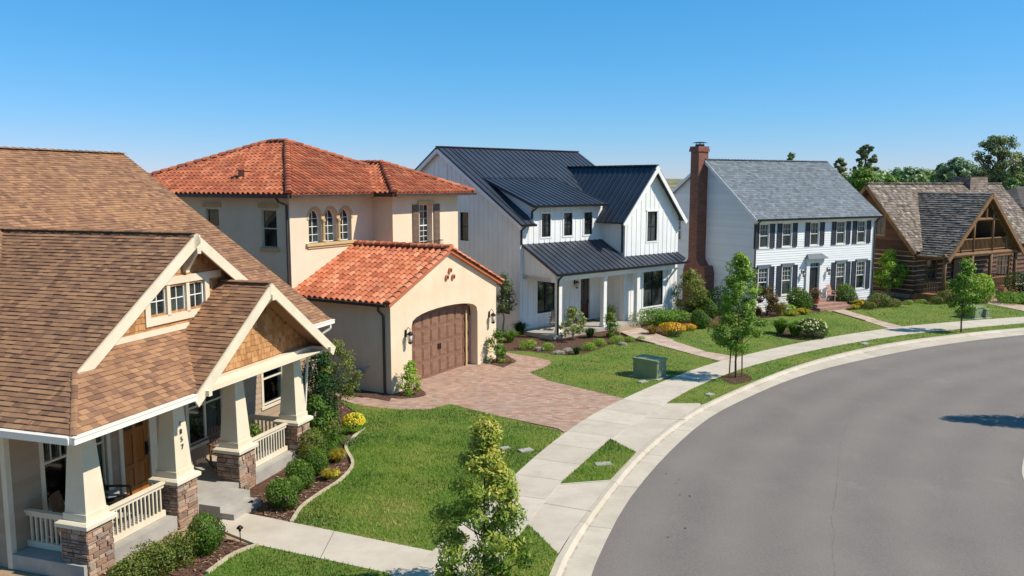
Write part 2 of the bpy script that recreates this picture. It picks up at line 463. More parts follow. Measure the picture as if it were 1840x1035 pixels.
M('shake_cedar', '#a8784a', '#98693e', 2.2, rough=.85, rnd=['#8e6138', '#a67648', '#b38455', '#bb8d5e'], amt=.35, bump=.3, bscale=30.)
M('stone', '#8a7460', '#6e5c4e', 6., amt=.45, rough=.9, rnd=['#6c5c52', '#99785e', '#b08d70', '#876c5e', '#c0a588', '#978679', '#ad8062'], bump=.7, bscale=22., bdist=.02)
M('mortar', '#4d443c', rough=1.)
M('concrete', '#c2b6a3', '#b4a794', .8, rough=.85, bump=.15, bscale=90., dirt=('#8d8272', .35))
M('concrete_pad', '#a8a297', '#979187', 2., rough=.9, bump=.2)
M('shingle_brown', '#8a6448', '#6c503c', .45, amt=.35, rough=.92, rnd=['#73533d', '#86624a', '#926b4c', '#9a7352', '#a67d5a', '#7f5d45'], bump=.35, bscale=120., bdist=.004)
M('door_wood', '#9a5c1e', '#7f4a18', 6., rough=.45, stretch=(1, 1, .15), bump=.08, bscale=10)
M('door_dark_wood', '#5a3a26', '#45291a', 6., rough=.5, stretch=(1, 1, .15))
M('bronze', '#2a211b', rough=.4, metal=.6)
M('black_metal', '#1b1c1e', rough=.45, metal=.3)
M('steel', '#9a9c9e', rough=.4, metal=.7)
M('stucco', '#dfcbae', '#d6bf9f', .7, rough=.92, bump=.35, bscale=70., bdist=.012, dirt=('#b9a688', .3))
M('stucco_light', '#e0ccb0', '#d8c3a4', .7, rough=.92, bump=.35, bscale=70., bdist=.012, dirt=('#bfa98a', .25))
M('stucco_trim', '#c9ab7a', '#bd9e6e', 2., rough=.8, bump=.1)
M('clay_tile', '#b5583a', '#8f4630', .8, amt=.3, rough=.8, rnd=['#9c5232', '#bd6a44', '#c8764e', '#d0845c', '#b05c3a', '#d8946c'], bump=.25, bscale=60., bdist=.004, dirt=('#6b4334', .35))
M('clay_tile_aged', '#b5583a', '#7b4331', 1.1, amt=.5, rough=.85, rnd=['#8f4a2e', '#ac5a38', '#b96844', '#c27852', '#a0532f'], bump=.25, bscale=60., bdist=.004, dirt=('#57392d', .6))
M('garage_brown', '#8a6752', '#7a5845', 3., rough=.6, stretch=(1, 1, 3))
M('shutter_brown', '#7a6655', '#6d5a4a', 4., rough=.7)
M('board_white', '#e6e5e0', '#dddcd7', .7, rough=.65, dirt=('#bdb8ac', .2))
M('lap_white', '#e4e3e0', '#dad9d6', .9, rough=.6, rnd=['#dcdbd8', '#e8e7e4'], amt=.25)
M('seam_metal', '#3a3f48', '#434954', .6, rough=.42, metal=.35, spec=.5)
M('slate', '#6c737a', '#565d64', .8, amt=.3, rough=.75, rnd=['#4e555a', '#5f676c', '#6b7378', '#565e62', '#778085', '#62696e'], bump=.3, bscale=40., bdist=.006)
M('shutter_dark', '#30323a', '#3a3c44', 3., rough=.6)
M('door_black', '#23282a', rough=.4)
M('log', '#7a4a2a', '#3a2618', 2.6, amt=.5, rough=.8, rnd=['#452c1c', '#5f3f29', '#704c33', '#503522'], stretch=(.4, .4, 3), bump=.3, bscale=14)
M('log_post', '#8a6540', '#674a2e', 3., rough=.75, stretch=(3, 3, .4), bump=.3, bscale=14)
M('chinking', '#c4b49c', '#b3a288', 3., rough=.95)
M('cedar_roof', '#8d7763', '#5c5147', .9, amt=.4, rough=.92, rnd=['#463c34', '#675b50', '#7e7164', '#938678', '#5a4e44', '#b0a392'], bump=.4, bscale=40., bdist=.008)
M('cedar_roof_grey', '#7d746c', '#564e48', .9, amt=.35, rough=.92, rnd=['#645a52', '#776c62', '#877b70', '#968a7e', '#6c6259'], bump=.4, bscale=40., bdist=.008)
M('green_box', '#7d8c68', '#72825f', 2., rough=.55, dirt=('#7c8270', .3))
M('bark', '#5c4a3a', '#40332a', 12., rough=.95, bump=.8, bscale=30., stretch=(1, 1, .3))
M('bark_pale', '#8c7c68', '#6d5f50', 12., rough=.95, bump=.6, bscale=30., stretch=(1, 1, .3))
M('stake_wood', '#7d5a38', '#6a4a2c', 8., rough=.9)
M('chair_wood', '#6b4a30', '#54381f', 6., rough=.6)
M('chair_black', '#26221f', rough=.5)
M('chair_grey', '#8b8172', '#776d5f', 6., rough=.8)
M('chair_pink', '#c29a88', '#b08878', 5., rough=.7)
M('cushion_blue', '#7c8694', '#9aa2ac', 9., rough=.95)
M('cushion_tan', '#b08a62', '#8a6848', 9., rough=.95)
M('mat_dark', '#2c2a2c', '#3a3634', 9., rough=1.)
M('pot_clay', '#9c5c40', '#864b34', 4., rough=.8)
M('edging', '#c2b496', '#a8997c', 3., rough=.9)
M('blind', '#cfc9ba', rough=.7)
M('far_wall', '#a89a86', '#988a76', .5, rough=.9)
M('far_roof', '#5f5852', '#4c4641', .8, rough=.95)
M('soffit', '#d8cbb0', rough=.8)
M('rock', '#8f8678', '#6f675b', 5., rough=.95, bump=.6, bscale=12, bdist=.03)
glassmat('glass_dark', '#0c1013', '#3a4642', sc=1.5)  # paler green mottling paints reflected greenery into the glass colour
glassmat('glass_curtain', '#3c4242', '#171b1d', sc=2.2)
glassmat('glass_green', '#2c3b36', '#12181a', sc=1.8)
glassmat('glass_lamp', '#d8d4c8', '#c8c4b8', .1)
brickmat('chimney_brick', ['#6a3626', '#854835', '#965640', '#743e2d'], '#8a7466', .22, .075, .009)
brickmat('chimney_stone', ['#6a5a50', '#8c7a6c', '#a08e7e', '#57483f'], '#4d443e', .42, .2, .02)
brickmat('brick_red', ['#98705f', '#aa806c', '#b88e7a'], '#8f7c70', .22, .075, .009)
brickmat('paver', ['#946a58', '#ab8068', '#bd957d', '#a08470', '#c6a48e', '#947e70'], '#8c7866', .24, .12, .006, bump=.35, coord='UV', alt='#8e7a66', scale=.7, amt=.4)
brickmat('paver_path', ['#b59a84', '#c2aa96', '#ae947f', '#cab5a2'], '#9a8a78', .4, .3, .008, bump=.3, coord='UV')
def leafs():
    leafmat('leaf_near', ['#32501a', '#4e7020', '#6c8c2a', '#98a43c', '#c0b852'])
    leafmat('leaf_street', ['#38591a', '#567e24', '#7a9c34', '#a0b448'])
    leafmat('leaf_lime', ['#54801f', '#7aa02c', '#9ab83a', '#b4c850'])
    leafmat('leaf_box', ['#2f4a14', '#4b6a1e', '#67862c', '#8ea344'])
    leafmat('leaf_dark', ['#16300f', '#244418', '#345a22', '#4a6e30'])
    leafmat('leaf_olive', ['#3c4a18', '#5a6a26', '#7a8434', '#9a9a48'])
    leafmat('leaf_grey', ['#4c5a34', '#66744a', '#86906a'])
    leafmat('leaf_pale', ['#5f7030', '#8a9a4a', '#b8b878', '#d8d0a0'])
    leafmat('leaf_red', ['#4a3014', '#6a4a1e', '#7c6a2a', '#8c5a2c'])
    leafmat('leaf_gold', ['#7a7a26', '#a09a30', '#c4a83a', '#d8b850'])
    leafmat('leaf_brown', ['#6a5a2a', '#8a7438', '#a88a4a', '#5c6a28'])
    leafmat('flower_yellow', ['#d8b81c', '#f0d020', '#f4e050'], .25)
    leafmat('flower_orange', ['#c88a14', '#e0a81c', '#ecc034'], .25)
    leafmat('flower_pale', ['#ece4a0', '#f4f0c8', '#f0e060'], .25)
    leafmat('flower_pink', ['#c06a60', '#e0a090', '#b85048'], .25)
    leafmat('leaf_far', ['#4a6634', '#668442', '#84a050', '#a0b068'], .2)  # far foliage paled, distance haze put into the leaf colour
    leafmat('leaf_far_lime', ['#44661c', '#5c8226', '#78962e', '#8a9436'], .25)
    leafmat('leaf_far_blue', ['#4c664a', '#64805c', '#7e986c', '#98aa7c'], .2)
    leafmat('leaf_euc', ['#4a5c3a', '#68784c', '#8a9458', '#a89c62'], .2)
    leafmat('grass', ['#3f5e18', '#587a1e', '#709228', '#8ca23a', '#b0a85c'], .3, .7)
leafs()
# asphalt: fine aggregate, patchy tone, faint tyre bands and a few pale dusty spots
def asphalt():
    m = bpy.data.materials.new('asphalt'); t = NT(m); vec = t.coord('Object')
    c = t.mix(t.noise(vec, .35, 5, .6, .35, .65), hx('#6b625b'), hx('#786f66'))
    c = t.mix(t.math('MULTIPLY', t.noise(vec, 60., 2, .5, .4, .62), .55), c, hx('#48433f'))
    c = t.mix(t.math('MULTIPLY', t.noise(vec, 16., 3, .7, .4, .6), .30), c, hx('#847b73'))
    c = t.mix(t.math('MULTIPLY', t.noise(vec, 140., 1, .5, .58, .66), .6), c, hx('#9a9084'))
    c = t.mix(t.math('MULTIPLY', t.noise(t.coord('Object', (.3, .12, 1), (0, 0, .5)), 1.2, 4, .6, .55, .75), .4), c, hx('#5a554e'))
    c = t.mix(t.math('MULTIPLY', t.noise(vec, .55, 7, .75, .58, .78), .5), c, hx('#948a7e'))
    c = t.mix(t.math('MULTIPLY', t.noise(t.coord('Object', (1, 1, 1), (0, 0, 2.)), 1.7, 6, .7, .66, .74), .45), c, hx('#4a4541'))
    w = t.nd('TexWave', wave_type='RINGS', rings_direction='Z'); w.inputs['Scale'].default_value = .155; w.inputs['Distortion'].default_value = 1.6; w.inputs['Detail'].default_value = 3
    mp = t.nd('Mapping'); tc = t.nd('TexCoord'); t.L(tc.outputs['Object'], mp.inputs[0]); mp.inputs['Location'].default_value = (-42.57, -6.11, 0); t.L(mp.outputs[0], w.inputs['Vector'])
    c = t.mix(t.math('MULTIPLY', w.outputs['Fac'], .22), c, hx('#898075'))
    t.L(c, t.b.inputs['Base Color']); t.b.inputs['Roughness'].default_value = .9
    n = t.nd('TexNoise'); n.inputs['Scale'].default_value = 120; t.L(vec, n.inputs['Vector']); t.L(t.bump(n.outputs['Fac'], .5, .01), t.b.inputs['Normal'])
    MATS['asphalt'] = m
asphalt()
def walkmat(name, base, alt, joint=1.5, jw=.012, grime='#8d8272'):
    """poured concrete slabs: joints every `joint` metres of UV.x, gutter line dirt"""
    m = bpy.data.materials.new(name); t = NT(m); vec = t.coord('Object')
    tc = t.nd('TexCoord'); sp = t.nd('SeparateXYZ'); t.L(tc.outputs['UV'], sp.inputs[0])
    fr = t.math('FRACT', t.math('DIVIDE', sp.outputs[0], joint)); fl = t.math('FLOOR', t.math('DIVIDE', sp.outputs[0], joint))
    wn = t.nd('TexWhiteNoise', noise_dimensions='1D'); t.L(fl, wn.inputs['W'])
    c = t.mix(wn.outputs[0], hx(base), hx(alt))
    c = t.mix(t.math('MULTIPLY', t.noise(vec, 1.1, 6, .7, .45, .75), .45), c, hx(grime))
    c = t.mix(t.math('MULTIPLY', t.noise(vec, 45., 2, .5, .4, .6), .15), c, hx('#7d7466'))
    if name == 'kerb':
        g_ = t.math('MULTIPLY', t.math('LESS_THAN', t.math('ABSOLUTE', t.math('SUBTRACT', sp.outputs[1], .30)), .035), t.noise(vec, 2.2, 5, .7, .4, .6)); c = t.mix(t.math('MULTIPLY', g_, .6), c, hx('#8a7c68'))
    j = t.math('LESS_THAN', fr, jw/joint*1.6); c = t.mix(j, c, hx('#6f6658'))
    t.L(c, t.b.inputs['Base Color']); t.b.inputs['Roughness'].default_value = .9
    n = t.nd('TexNoise'); n.inputs['Scale'].default_value = 80; t.L(vec, n.inputs['Vector']); t.L(t.bump(n.outputs['Fac'], .2, .01), t.b.inputs['Normal'])
    MATS[name] = m
walkmat('sidewalk', '#c6baa7', '#bdb09c')
walkmat('kerb', '#c4b8a5', '#b8ac98', 3.0)
walkmat('apron', '#bbb0a0', '#b4a999', 2.4)
M('tar', '#57504a', rough=.9)
# ================================================================ sky, sun, camera
SUN_EL = math.radians(47); sx, sy = .985, -.17
W = bpy.data.worlds.new('World'); S.world = W; W.use_nodes = True
nt = W.node_tree; bg = nt.nodes['Background']; sk = nt.nodes.new('ShaderNodeTexSky'); sk.sky_type = 'NISHITA'; sk.sun_disc = False
sk.sun_elevation = SUN_EL; sk.sun_rotation = math.atan2(sx, sy)
sk.altitude = 3000; sk.air_density = 1.5; sk.dust_density = .1; sk.ozone_density = 8
sp_ = nt.nodes.new('ShaderNodeSeparateColor'); cb_ = nt.nodes.new('ShaderNodeCombineColor'); nt.links.new(sk.outputs[0], sp_.inputs[0])
for i_, (k_, g_) in enumerate(((.93, 1.36), (.81, .71), (1.12, .78))):
    a_ = nt.nodes.new('ShaderNodeMath'); a_.operation = 'MULTIPLY'; a_.inputs[1].default_value = .115
    b_ = nt.nodes.new('ShaderNodeMath'); b_.operation = 'POWER'; b_.inputs[1].default_value = g_
    c_ = nt.nodes.new('ShaderNodeMath'); c_.operation = 'MULTIPLY'; c_.inputs[1].default_value = k_/.115
    nt.links.new(sp_.outputs[i_], a_.inputs[0]); nt.links.new(a_.outputs[0], b_.inputs[0]); nt.links.new(b_.outputs[0], c_.inputs[0]); nt.links.new(c_.outputs[0], cb_.inputs[i_])
nt.links.new(cb_.outputs[0], bg.inputs[0]); bg.inputs[1].default_value = .088
sd = bpy.data.lights.new('sun', 'SUN'); sd.energy = 4.5; sd.angle = math.radians(.53); sd.color = (1., .93, .82)
so = bpy.data.objects.new('sun', sd); COL.objects.link(so)
so.rotation_euler = Vector((sx*math.cos(SUN_EL), sy*math.cos(SUN_EL), math.sin(SUN_EL))).to_track_quat('Z', 'Y').to_euler()
cd = bpy.data.cameras.new('camera'); cam = bpy.data.objects.new('camera', cd); COL.objects.link(cam); S.camera = cam
cd.sensor_width = 36; cd.lens = 36*FPX/1840; cd.clip_end = 6000; cam.location = (0, 0, CH); cam.rotation_euler = (math.pi/2-PITCH, 0, 0)
S.view_settings.view_transform = 'Standard'; S.view_settings.look = 'None'; S.view_settings.exposure = .42
# ================================================================ ground, road, pavements
def G(*px, z=0.): return [at(x, y, z) for x, y in px]
asph = [(-.4, 2), (.3, 9)]+[(1.05, 14)]+G((1058, 1035), (1087, 967), (1127, 893), (1180, 829), (1218, 791), (1256, 758), (1294, 733), (1340, 711), (1394, 687), (1454, 666), (1514, 650), (1590, 634), (1655, 621.5), (1742, 609), (1840, 598), z=0)+[(36, 48.6), (48, 51.5), (90, 58), (200, 66)]
back = [(-1.4, 2), (-.6, 9), (.15, 14)]+[(.81, 16.9), (1.25, 18.6), (2.77, 22.5), (3.87, 25.05), (5.4, 27.9), (7.12, 30.6), (8.4, 32.2), (10.2, 34.4), (12.3, 36.75), (14.7, 39.1), (16.9, 40.9), (19.2, 42.6), (21.7, 44.1), (25.9, 46.2), (29.8, 47.75), (35.6, 49.6), (47.7, 52.6), (90, 59.2), (200, 67.2)]
asph = smooth(catmull(asph, 5), 4); back = smooth(catmull(back, 5), 4)
MB().poly([(-3000, -400), (3000, -400), (3000, 5500), (-3000, 5500)], -.30).build('terrain', MATS['far_land'])['kind'] = 'structure'
MB().poly(asph+[(220, 20), (220, -30), (-.4, -30)], -.118).build('road', MATS['asphalt'])['kind'] = 'structure'
lot = back+[(200, 260), (-220, 260), (-220, -30), (-1.4, -30)]
tag(MB().poly(lot, -.012).build('ground', MATS['lot_soil']), kind='structure')
A, LA = resample(asph, 160); B, LB = resample(back, 160)
m = MB()
for i in range(160):
    u0, u1 = LB*i/160, LB*(i+1)/160
    a0, a1, b0, b1 = A[i], A[i+1], B[i], B[i+1]
    def lp(p, q, t): return (p[0]+(q[0]-p[0])*t, p[1]+(q[1]-p[1])*t)
    prof = [(0, .03), (.17, .03), (.27, -.075), (1., -.108), (1., -.2)]
    for (t0, z0), (t1, z1) in zip(prof, prof[1:]):
        p = [lp(b0, a0, t0)+(z0,), lp(b1, a1, t0)+(z0,), lp(b1, a1, t1)+(z1,), lp(b0, a0, t1)+(z1,)]
        m.uv[len(m.f)] = [(u0, t0), (u1, t0), (u1, t1), (u0, t1)]; m.add(p, [(0, 1, 2, 3)])
    p = [b0+(.03,), b1+(.03,), b1+(-.1,), b0+(-.1,)]; m.uv[len(m.f)] = [(u0, 0)]*4; m.add(p, [(0, 1, 2, 3)])
tag(m.build('kerb', MATS['kerb'], recalc=False), kind='structure')
swo = smooth(catmull([(-2.6, 2), (-1.8, 9), (-1.0, 14), (-.44, 16.9), (-.1, 18.0), (.4, 19.6), (1.31, 22.3), (3.22, 26.4), (5.79, 30.8), (7.32, 33.14), (8.92, 35.2), (10.61, 37.1), (12.6, 38.95), (15.0, 40.97), (18.0, 43.1), (20.7, 44.8), (23.4, 46.2), (25.9, 47.25), (30.6, 49.2), (36, 51), (48, 54.2), (90, 61)], 5), 3)
swi = smooth(catmull([(-4.2, 2), (-3.4, 9), (-2.7, 14), (-2.14, 16.9), (-1.79, 18.06), (0.0, 22.8), (0.81, 24.9), (1.74, 27.0), (2.95, 29.4), (4.36, 31.6), (5.56, 33.3), (6.82, 35.0), (8.1, 36.6), (9.75, 38.4), (11.3, 39.8), (14.3, 42.4), (17.7, 44.9), (21.2, 47.1), (23., 48.1), (27., 49.8), (31.8, 51.5), (36, 52.9), (48, 56.), (90, 62.8)], 5), 3)
N = 150; I_, LI = resample(swi, N); O_, LO = resample(swo, N)
# pair the two edges by nearest point so that the joints run square across
m = MB(); I2 = resample(swi, 1500)[0]
pr = []
for q in O_:
    pr.append(min(I2, key=lambda p: (p[0]-q[0])**2+(p[1]-q[1])**2))
for i in range(N):
    u0, u1 = LO*i/N, LO*(i+1)/N
    p = [pr[i]+(.045,), pr[i+1]+(.045,), O_[i+1]+(.045,), O_[i]+(.045,)]
    m.uv[len(m.f)] = [(u0, 0), (u1, 0), (u1, 1), (u0, 1)]; m.add(p, [(0, 1, 2, 3)])
    for a, b in ((pr[i], pr[i+1]), (O_[i], O_[i+1])):
        m.uv[len(m.f)] = [(u0+.5, 0)]*4; m.add([a+(.045,), b+(.045,), b+(-.05,), a+(-.05,)], [(0, 1, 2, 3)])
tag(m.build('sidewalk', MATS['sidewalk'], recalc=False), kind='structure')
def between(curve, y0, y1): return [p for p in curve if y0 <= p[1] <= y1]
# concrete between pavement and kerb in front of the first two lots
ap = between(swo, 2, 30.7)+[(5.85, 30.9), (7.15, 30.95)]+list(reversed(between(back, 2, 30.7)))
m = MB().poly(ap, .034)
m2 = tag(m.build('driveway_apron', MATS['concrete']), kind='structure')
for q in ((958, 903, 1062, 921), (1158, 752, 1232, 756), (1003, 873, 1098, 866)):
    a, b = at(q[0], q[1]), at(q[2], q[3]); MB().beam(a+(.031,), b+(.031,), .014, .01).build('apron_joint', MATS['mortar'], m2)
# ---- lawns -------------------------------------------------------
LAWNS = []
def lawn(name, pts, z=.03):
    LAWNS.append((pts, z)); return tag(MB().poly(pts, z, th=.05).build(name, MATS['lawn']), kind='structure')
E1 = G((524, 941), (543, 913), (578, 887), (613, 864), (634, 836), (622, 809), (627, 795), (651, 774), (658, 763), (640, 742), (608, 721))
E1s = catmull(E1, 4)
lawn('lawn', E1s+G((645, 729), (716, 737), (772, 737), (809, 727), (871, 743), (1009, 776))+between(list(reversed(swi)), 18.2, 27.0)+G((778, 994)))
E2 = catmull(G((464, 982), (420, 999), (372, 1033))+[(-6.9, 15.6), (-8.3, 14.2)], 4)
lawn('lawn', E2+[(-9.5, 8), (-3.6, 8)]+between(swi, 9, 16.5)+G((700, 1033)))
lawn('lawn', G((1007, 871), (1097, 791), (1143, 815), (1097, 864)), .05)
lawn('lawn', G((949, 945), (1003, 998), (988, 1034))+[(.05, 14), (-.9, 14.0), (-.45, 16.8)]+G((905, 1006)), .05)
strip = [(5.87, 30.86)]+between(swo, 31.1, 200)+list(reversed(between(back, 31.1, 200)))+[(7.22, 30.9)]
lawn('lawn', [p for p in strip if p[0] < 90], .036)
E3 = catmull(G((907, 633), (939, 632), (987, 637), (1030, 639), (1062, 633), (1094, 622), (1115, 618), (1157, 616)), 4)
lawn('lawn', E3+G((1177, 620), (1240, 637), (1295, 650.5))+between(list(reversed(swi)), 32.0, 38.3)+G((1121, 716.5), (1051, 700), (987, 685), (951, 670), (979, 661), (992, 653), (987, 648), (966, 643), (934, 638)))
E4 = catmull(G((1193, 607), (1241, 593), (1280, 586), (1359, 575), (1421, 567), (1487, 560)), 4)
lawn('lawn', G((1207, 614), (1273, 633), (1322, 642.5))+between(swi, 39.7, 46.6)+G((1595, 591), (1555, 578), (1495, 560.5))+list(reversed(E4)))
E5 = catmull(G((1527, 558), (1612, 548), (1666, 545), (1720, 547), (1764, 544)), 4)
lawn('lawn', G((1517, 559.5), (1574, 575.5), (1619, 587.5))+between(swi, 48.2, 52)+G((1840, 560), (1764, 544.5))+list(reversed(E5)))
lawn('lawn', G((1791, 541), (1840, 550))+[(44, 53.5), (60, 57.5), (60, 62), (40, 63)])
# ---- pavers and paths -------------------------------------------
tag(MB().poly(G((608, 718), (645, 729), (716, 737), (772, 737), (809, 727), (871, 743), (1003, 771), (1013, 777))+between(swi, 27.3, 31.5)+G((1121, 716.5), (1051, 700), (987, 685), (951, 670), (979, 661), (992, 653), (987, 648), (966, 643), (934, 638), (907, 633), (898, 640), (870, 645), (760, 670), (700, 712)), .022, th=.05).build('driveway', MATS['paver']), kind='structure')
h1walk = G((403, 968), (440, 926), (524, 941), (779, 993.5), (742, 1035), (700, 1033), (464, 982))
h1walk = G((385, 950), (425, 905), (440, 924), (524, 941), (779, 993.5))+[(-2.45, 15.6)]+G((700, 1033), (464, 982))
m = MB().poly(h1walk, .04, th=.06); o = m.build('path', MATS['concrete']); tag(o, kind='structure')
for px in ((600, 955.5, 574, 1006), ):
    a, b = at(px[0], px[1], .04), at(px[2], px[3], .04); MB().beam(a+(.037,), b+(.037,), .012, .01).build('path_joint', MATS['mortar'], o)
def path(pxl, z=.04, mt='paver_path'): return tag(MB().poly(G(*pxl), z, th=.07).build('path', MATS[mt]), kind='structure')
path([(1115, 599), (1138, 610), (1177, 620), (1210, 614), (1175, 601), (1151, 592)], .10)
path([(1177, 620), (1240, 637), (1268, 633), (1210, 614.5)], .06); path([(1240, 637), (1295, 650.5), (1322, 642.5), (1270, 633.5)], .05)
path([(1495, 560.5), (1555, 578), (1574, 575.5), (1517, 559)], .09); path([(1555, 578), (1596, 591), (1620, 587.5), (1574, 575.5)], .05)
path([(1764, 544.5), (1845, 561), (1845, 551), (1791, 540)], .05)
# mulch beds
def bed(pts, z=.0): return tag(MB().poly(pts, z, th=.05).build('mulch_bed', MATS['mulch']), kind='structure')
bed(E3+G((1157, 614), (1138, 609), (1112, 598), (1100, 585), (1010, 585), (925, 592), (895, 612)), .002)
bed(E4+G((1487, 556), (1480, 548), (1350, 548), (1215, 560), (1150, 575), (1152, 590), (1176, 600)), .003)
bed(list(E5)+G((1764, 541), (1764, 533), (1640, 530), (1560, 534), (1515, 550)), .002); bed(G((1791, 540), (1860, 554), (1880, 540), (1800, 530)), .002)
b1 = bed(G((437, 920))+E1s+G((600, 700), (520, 700), (470, 790), (400, 905)), .004)
b2 = bed(G((395, 965))+E2+[(-9.6, 13), (-9.2, 17.0), (-8.0, 18.4), (-7.2, 19.6)], .004)
bed(G((881, 655), (905, 661), (928, 650), (905, 635), (890, 636)), .034); bed(catmull(G((690, 712), (712, 717), (745, 716), (766, 710), (756, 700)), 3)+G((706, 700)), .034)
bed(G((616, 708), (700, 722), (706, 708), (630, 690)), .027)
def edging(c):
    m = MB()
    for a, b in zip(c, c[1:]): m.beam(a+(.035,), b+(.035,), .09, .09)
    return tag(m.build('lawn_edging', MATS['edging']), 'low pale concrete edging strip along the curved mulch bed', 'edging')
e_ = edging(E1s[:30]); e_['label'] = 'long S-curved pale edging strip between the large lawn and the mulch bed'
e_ = edging(E2[:9]); e_['label'] = 'short pale edging strip round the bottom lawn, below the concrete walkway'
# wood chips scattered in the near beds
m = MB()
def inside(p, poly):
    x, y = p[:2]; c = False; j = len(poly)-1
    for i in range(len(poly)):
        xi, yi = poly[i][:2]; xj, yj = poly[j][:2]
        if (yi > y) != (yj > y) and x < (xj-xi)*(y-yi)/(yj-yi)+xi: c = not c
        j = i
    return c
for pl, n in ((G((437, 920))+E1s+G((600, 700), (520, 730), (530, 820)), 5500), (G((395, 965))+E2+[(-9.6, 13), (-9.2, 17.0), (-7.2, 19.6)], 2600)):
    xs = [p[0] for p in pl]; ys = [p[1] for p in pl]; k = 0
    while k < n:
        p = (R.uniform(min(xs), max(xs)), R.uniform(min(ys), max(ys)))
        k += 1
        if not inside(p, pl): continue
        a = R.uniform(0, 6.28); l = R.uniform(.02, .06); w = R.uniform(.008, .02); z = .008+R.random()*.03; ti = R.uniform(-.02, .03)
        c, s_ = math.cos(a), math.sin(a)
        m.add([(p[0]-c*l-s_*w, p[1]-s_*l+c*w, z), (p[0]-c*l+s_*w, p[1]-s_*l-c*w, z), (p[0]+c*l+s_*w, p[1]+s_*l-c*w, z+ti), (p[0]+c*l-s_*w, p[1]+s_*l+c*w, z+ti)], [(0, 1, 2, 3)], R.random())
tag(m.build('wood_chips', MATS['mulch_chip'], recalc=False, uv=False), 'brown bark chips covering the planting beds by the craftsman porch', 'mulch', kind='stuff')
# island across the road with its kerb
isl = catmull([(11.8, 12), (12.9, 18), (13.85, 21.15), (14.5, 22.7), (15.25, 24.1), (16.9, 26.4), (18.8, 28.3), (21.5, 29.9), (25.5, 31.2), (32, 32.5), (60, 33)], 4)
full = isl+[(60, 5), (11, 5)]
def off(c, d):
    o = []
    for i, p in enumerate(c):
        a, b = c[max(0, i-1)], c[min(len(c)-1, i+1)]; tx, ty = b[0]-a[0], b[1]-a[1]; L = math.hypot(tx, ty); o.append((p[0]+ty/L*d, p[1]-tx/L*d))
    return o
m = MB()
for (d0, z0), (d1, z1) in (((0, -.112), (.5, -.09)), ((.5, -.09), (.62, .03)), ((.62, .03), (.8, .035))):
    A0_, A1_ = off(isl, d0), off(isl, d1)
    for i in range(len(isl)-1): m.add([A0_[i]+(z0,), A0_[i+1]+(z0,), A1_[i+1]+(z1,), A1_[i]+(z1,)], [(0, 1, 2, 3)])
m.poly(off(isl, .8)+[(60, 5), (12, 5)], .035); tag(m.build('kerb', MATS['concrete']), kind='structure')
ins = [(x+2.3, y-1.2) for x, y in isl[2:]]+[(61, 4), (13, 4)]
lawn('lawn', [p for p in ins if p[0] < 60], .045)
# ---- grass blades ------------------------------------------------
def grass(name, lawns, dens, label, hmax=.085, w=.012):
    m = MB()
    for pts, z in lawns:
        xs = [p[0] for p in pts]; ys = [p[1] for p in pts]; x0, x1, y0, y1 = min(xs), max(xs), min(ys), max(ys)
        y0 = max(y0, 14.5); x1 = min(x1, 42)
        if y1 < y0 or x1 < x0: continue
        for k in range(int((x1-x0)*(y1-y0)*dens)):
            x, y = R.uniform(x0, x1), R.uniform(y0, y1)
            far = max(1., y/24)
            if R.random() > 1/far**1.5 or not inside((x, y), pts) or abs(x/y) > .66: continue
            a = R.uniform(0, 6.28); h = hmax*R.uniform(.5, 1.)*(1. if far < 1.1 else .8); ww = w*far**.55; lx, ly = R.uniform(-.04, .04), R.uniform(-.04, .04)
            t = .42+.16*math.sin(x*.9+1.3*math.sin(y*.7))*math.cos(y*.8)+.28*mnoise.noise(Vector((x*1.6, y*1.6, 3)))+.75*mnoise.noise(Vector((x*.5, y*.5, 9)))+.07*(1 if math.sin((x*.35+y*.94)*5.5) > 0 else -1)+R.gauss(0, .11)
            c, s_ = math.cos(a)*ww, math.sin(a)*ww
            m.add([(x-c, y-s_, z-.005), (x+c, y+s_, z-.005), (x+lx, y+ly, z+h)], [(0, 1, 2)], min(1, max(0, t)))
    return tag(m.build(name, MATS['grass'], recalc=False, uv=False), label, 'grass', kind='stuff')
grass('grass', LAWNS[:1], 520, 'short green blades of the large lawn beside the craftsman house')
grass('grass', LAWNS[1:4], 520, 'short green blades of the bottom lawn and the small kerbside patches')
grass('grass', LAWNS[4:6], 260, 'short green blades of the roadside strip and the farmhouse lawn')
grass('grass', LAWNS[6:9], 200, 'short green blades of the lawns before the colonial and log houses')
# ================================================================ helpers for houses
def house(name, label, px_or_xy, deg, cat='house'):
    return thing(name, label, cat, px_or_xy, math.radians(90-deg))
def child_box(parent, name, mt, *boxes, P=None, label=None):
    m = MB()
    for b in boxes: (m.pb(P, *b) if P else m.box(*b))
    o = m.build(name, MATS[mt], parent)
    if label: o['label'] = label
    return o
def downspout(parent, pts, mt='gutter_bronze', w=.085):
    m = MB()
    for a, b in zip(pts, pts[1:]): m.beam(a, b, w, w*.8, up=(0, 1, 0) if abs(b[2]-a[2]) > abs(b[0]-a[0])+abs(b[1]-a[1]) else (0, 0, 1))
    return m.build('downspout', MATS[mt], parent)
def gutter(parent, p0, p1, mt, w=.13, h=.12, name='gutter'):
    m = MB(); m.beam(p0, p1, w, h)
    d = (Vector(p1)-Vector(p0)).normalized(); m.beam(Vector(p0)+Vector((0, 0, h/2+.01)), Vector(p1)+Vector((0, 0, h/2+.01)), w+.03, .025)
    return m.build(name, MATS[mt], parent)
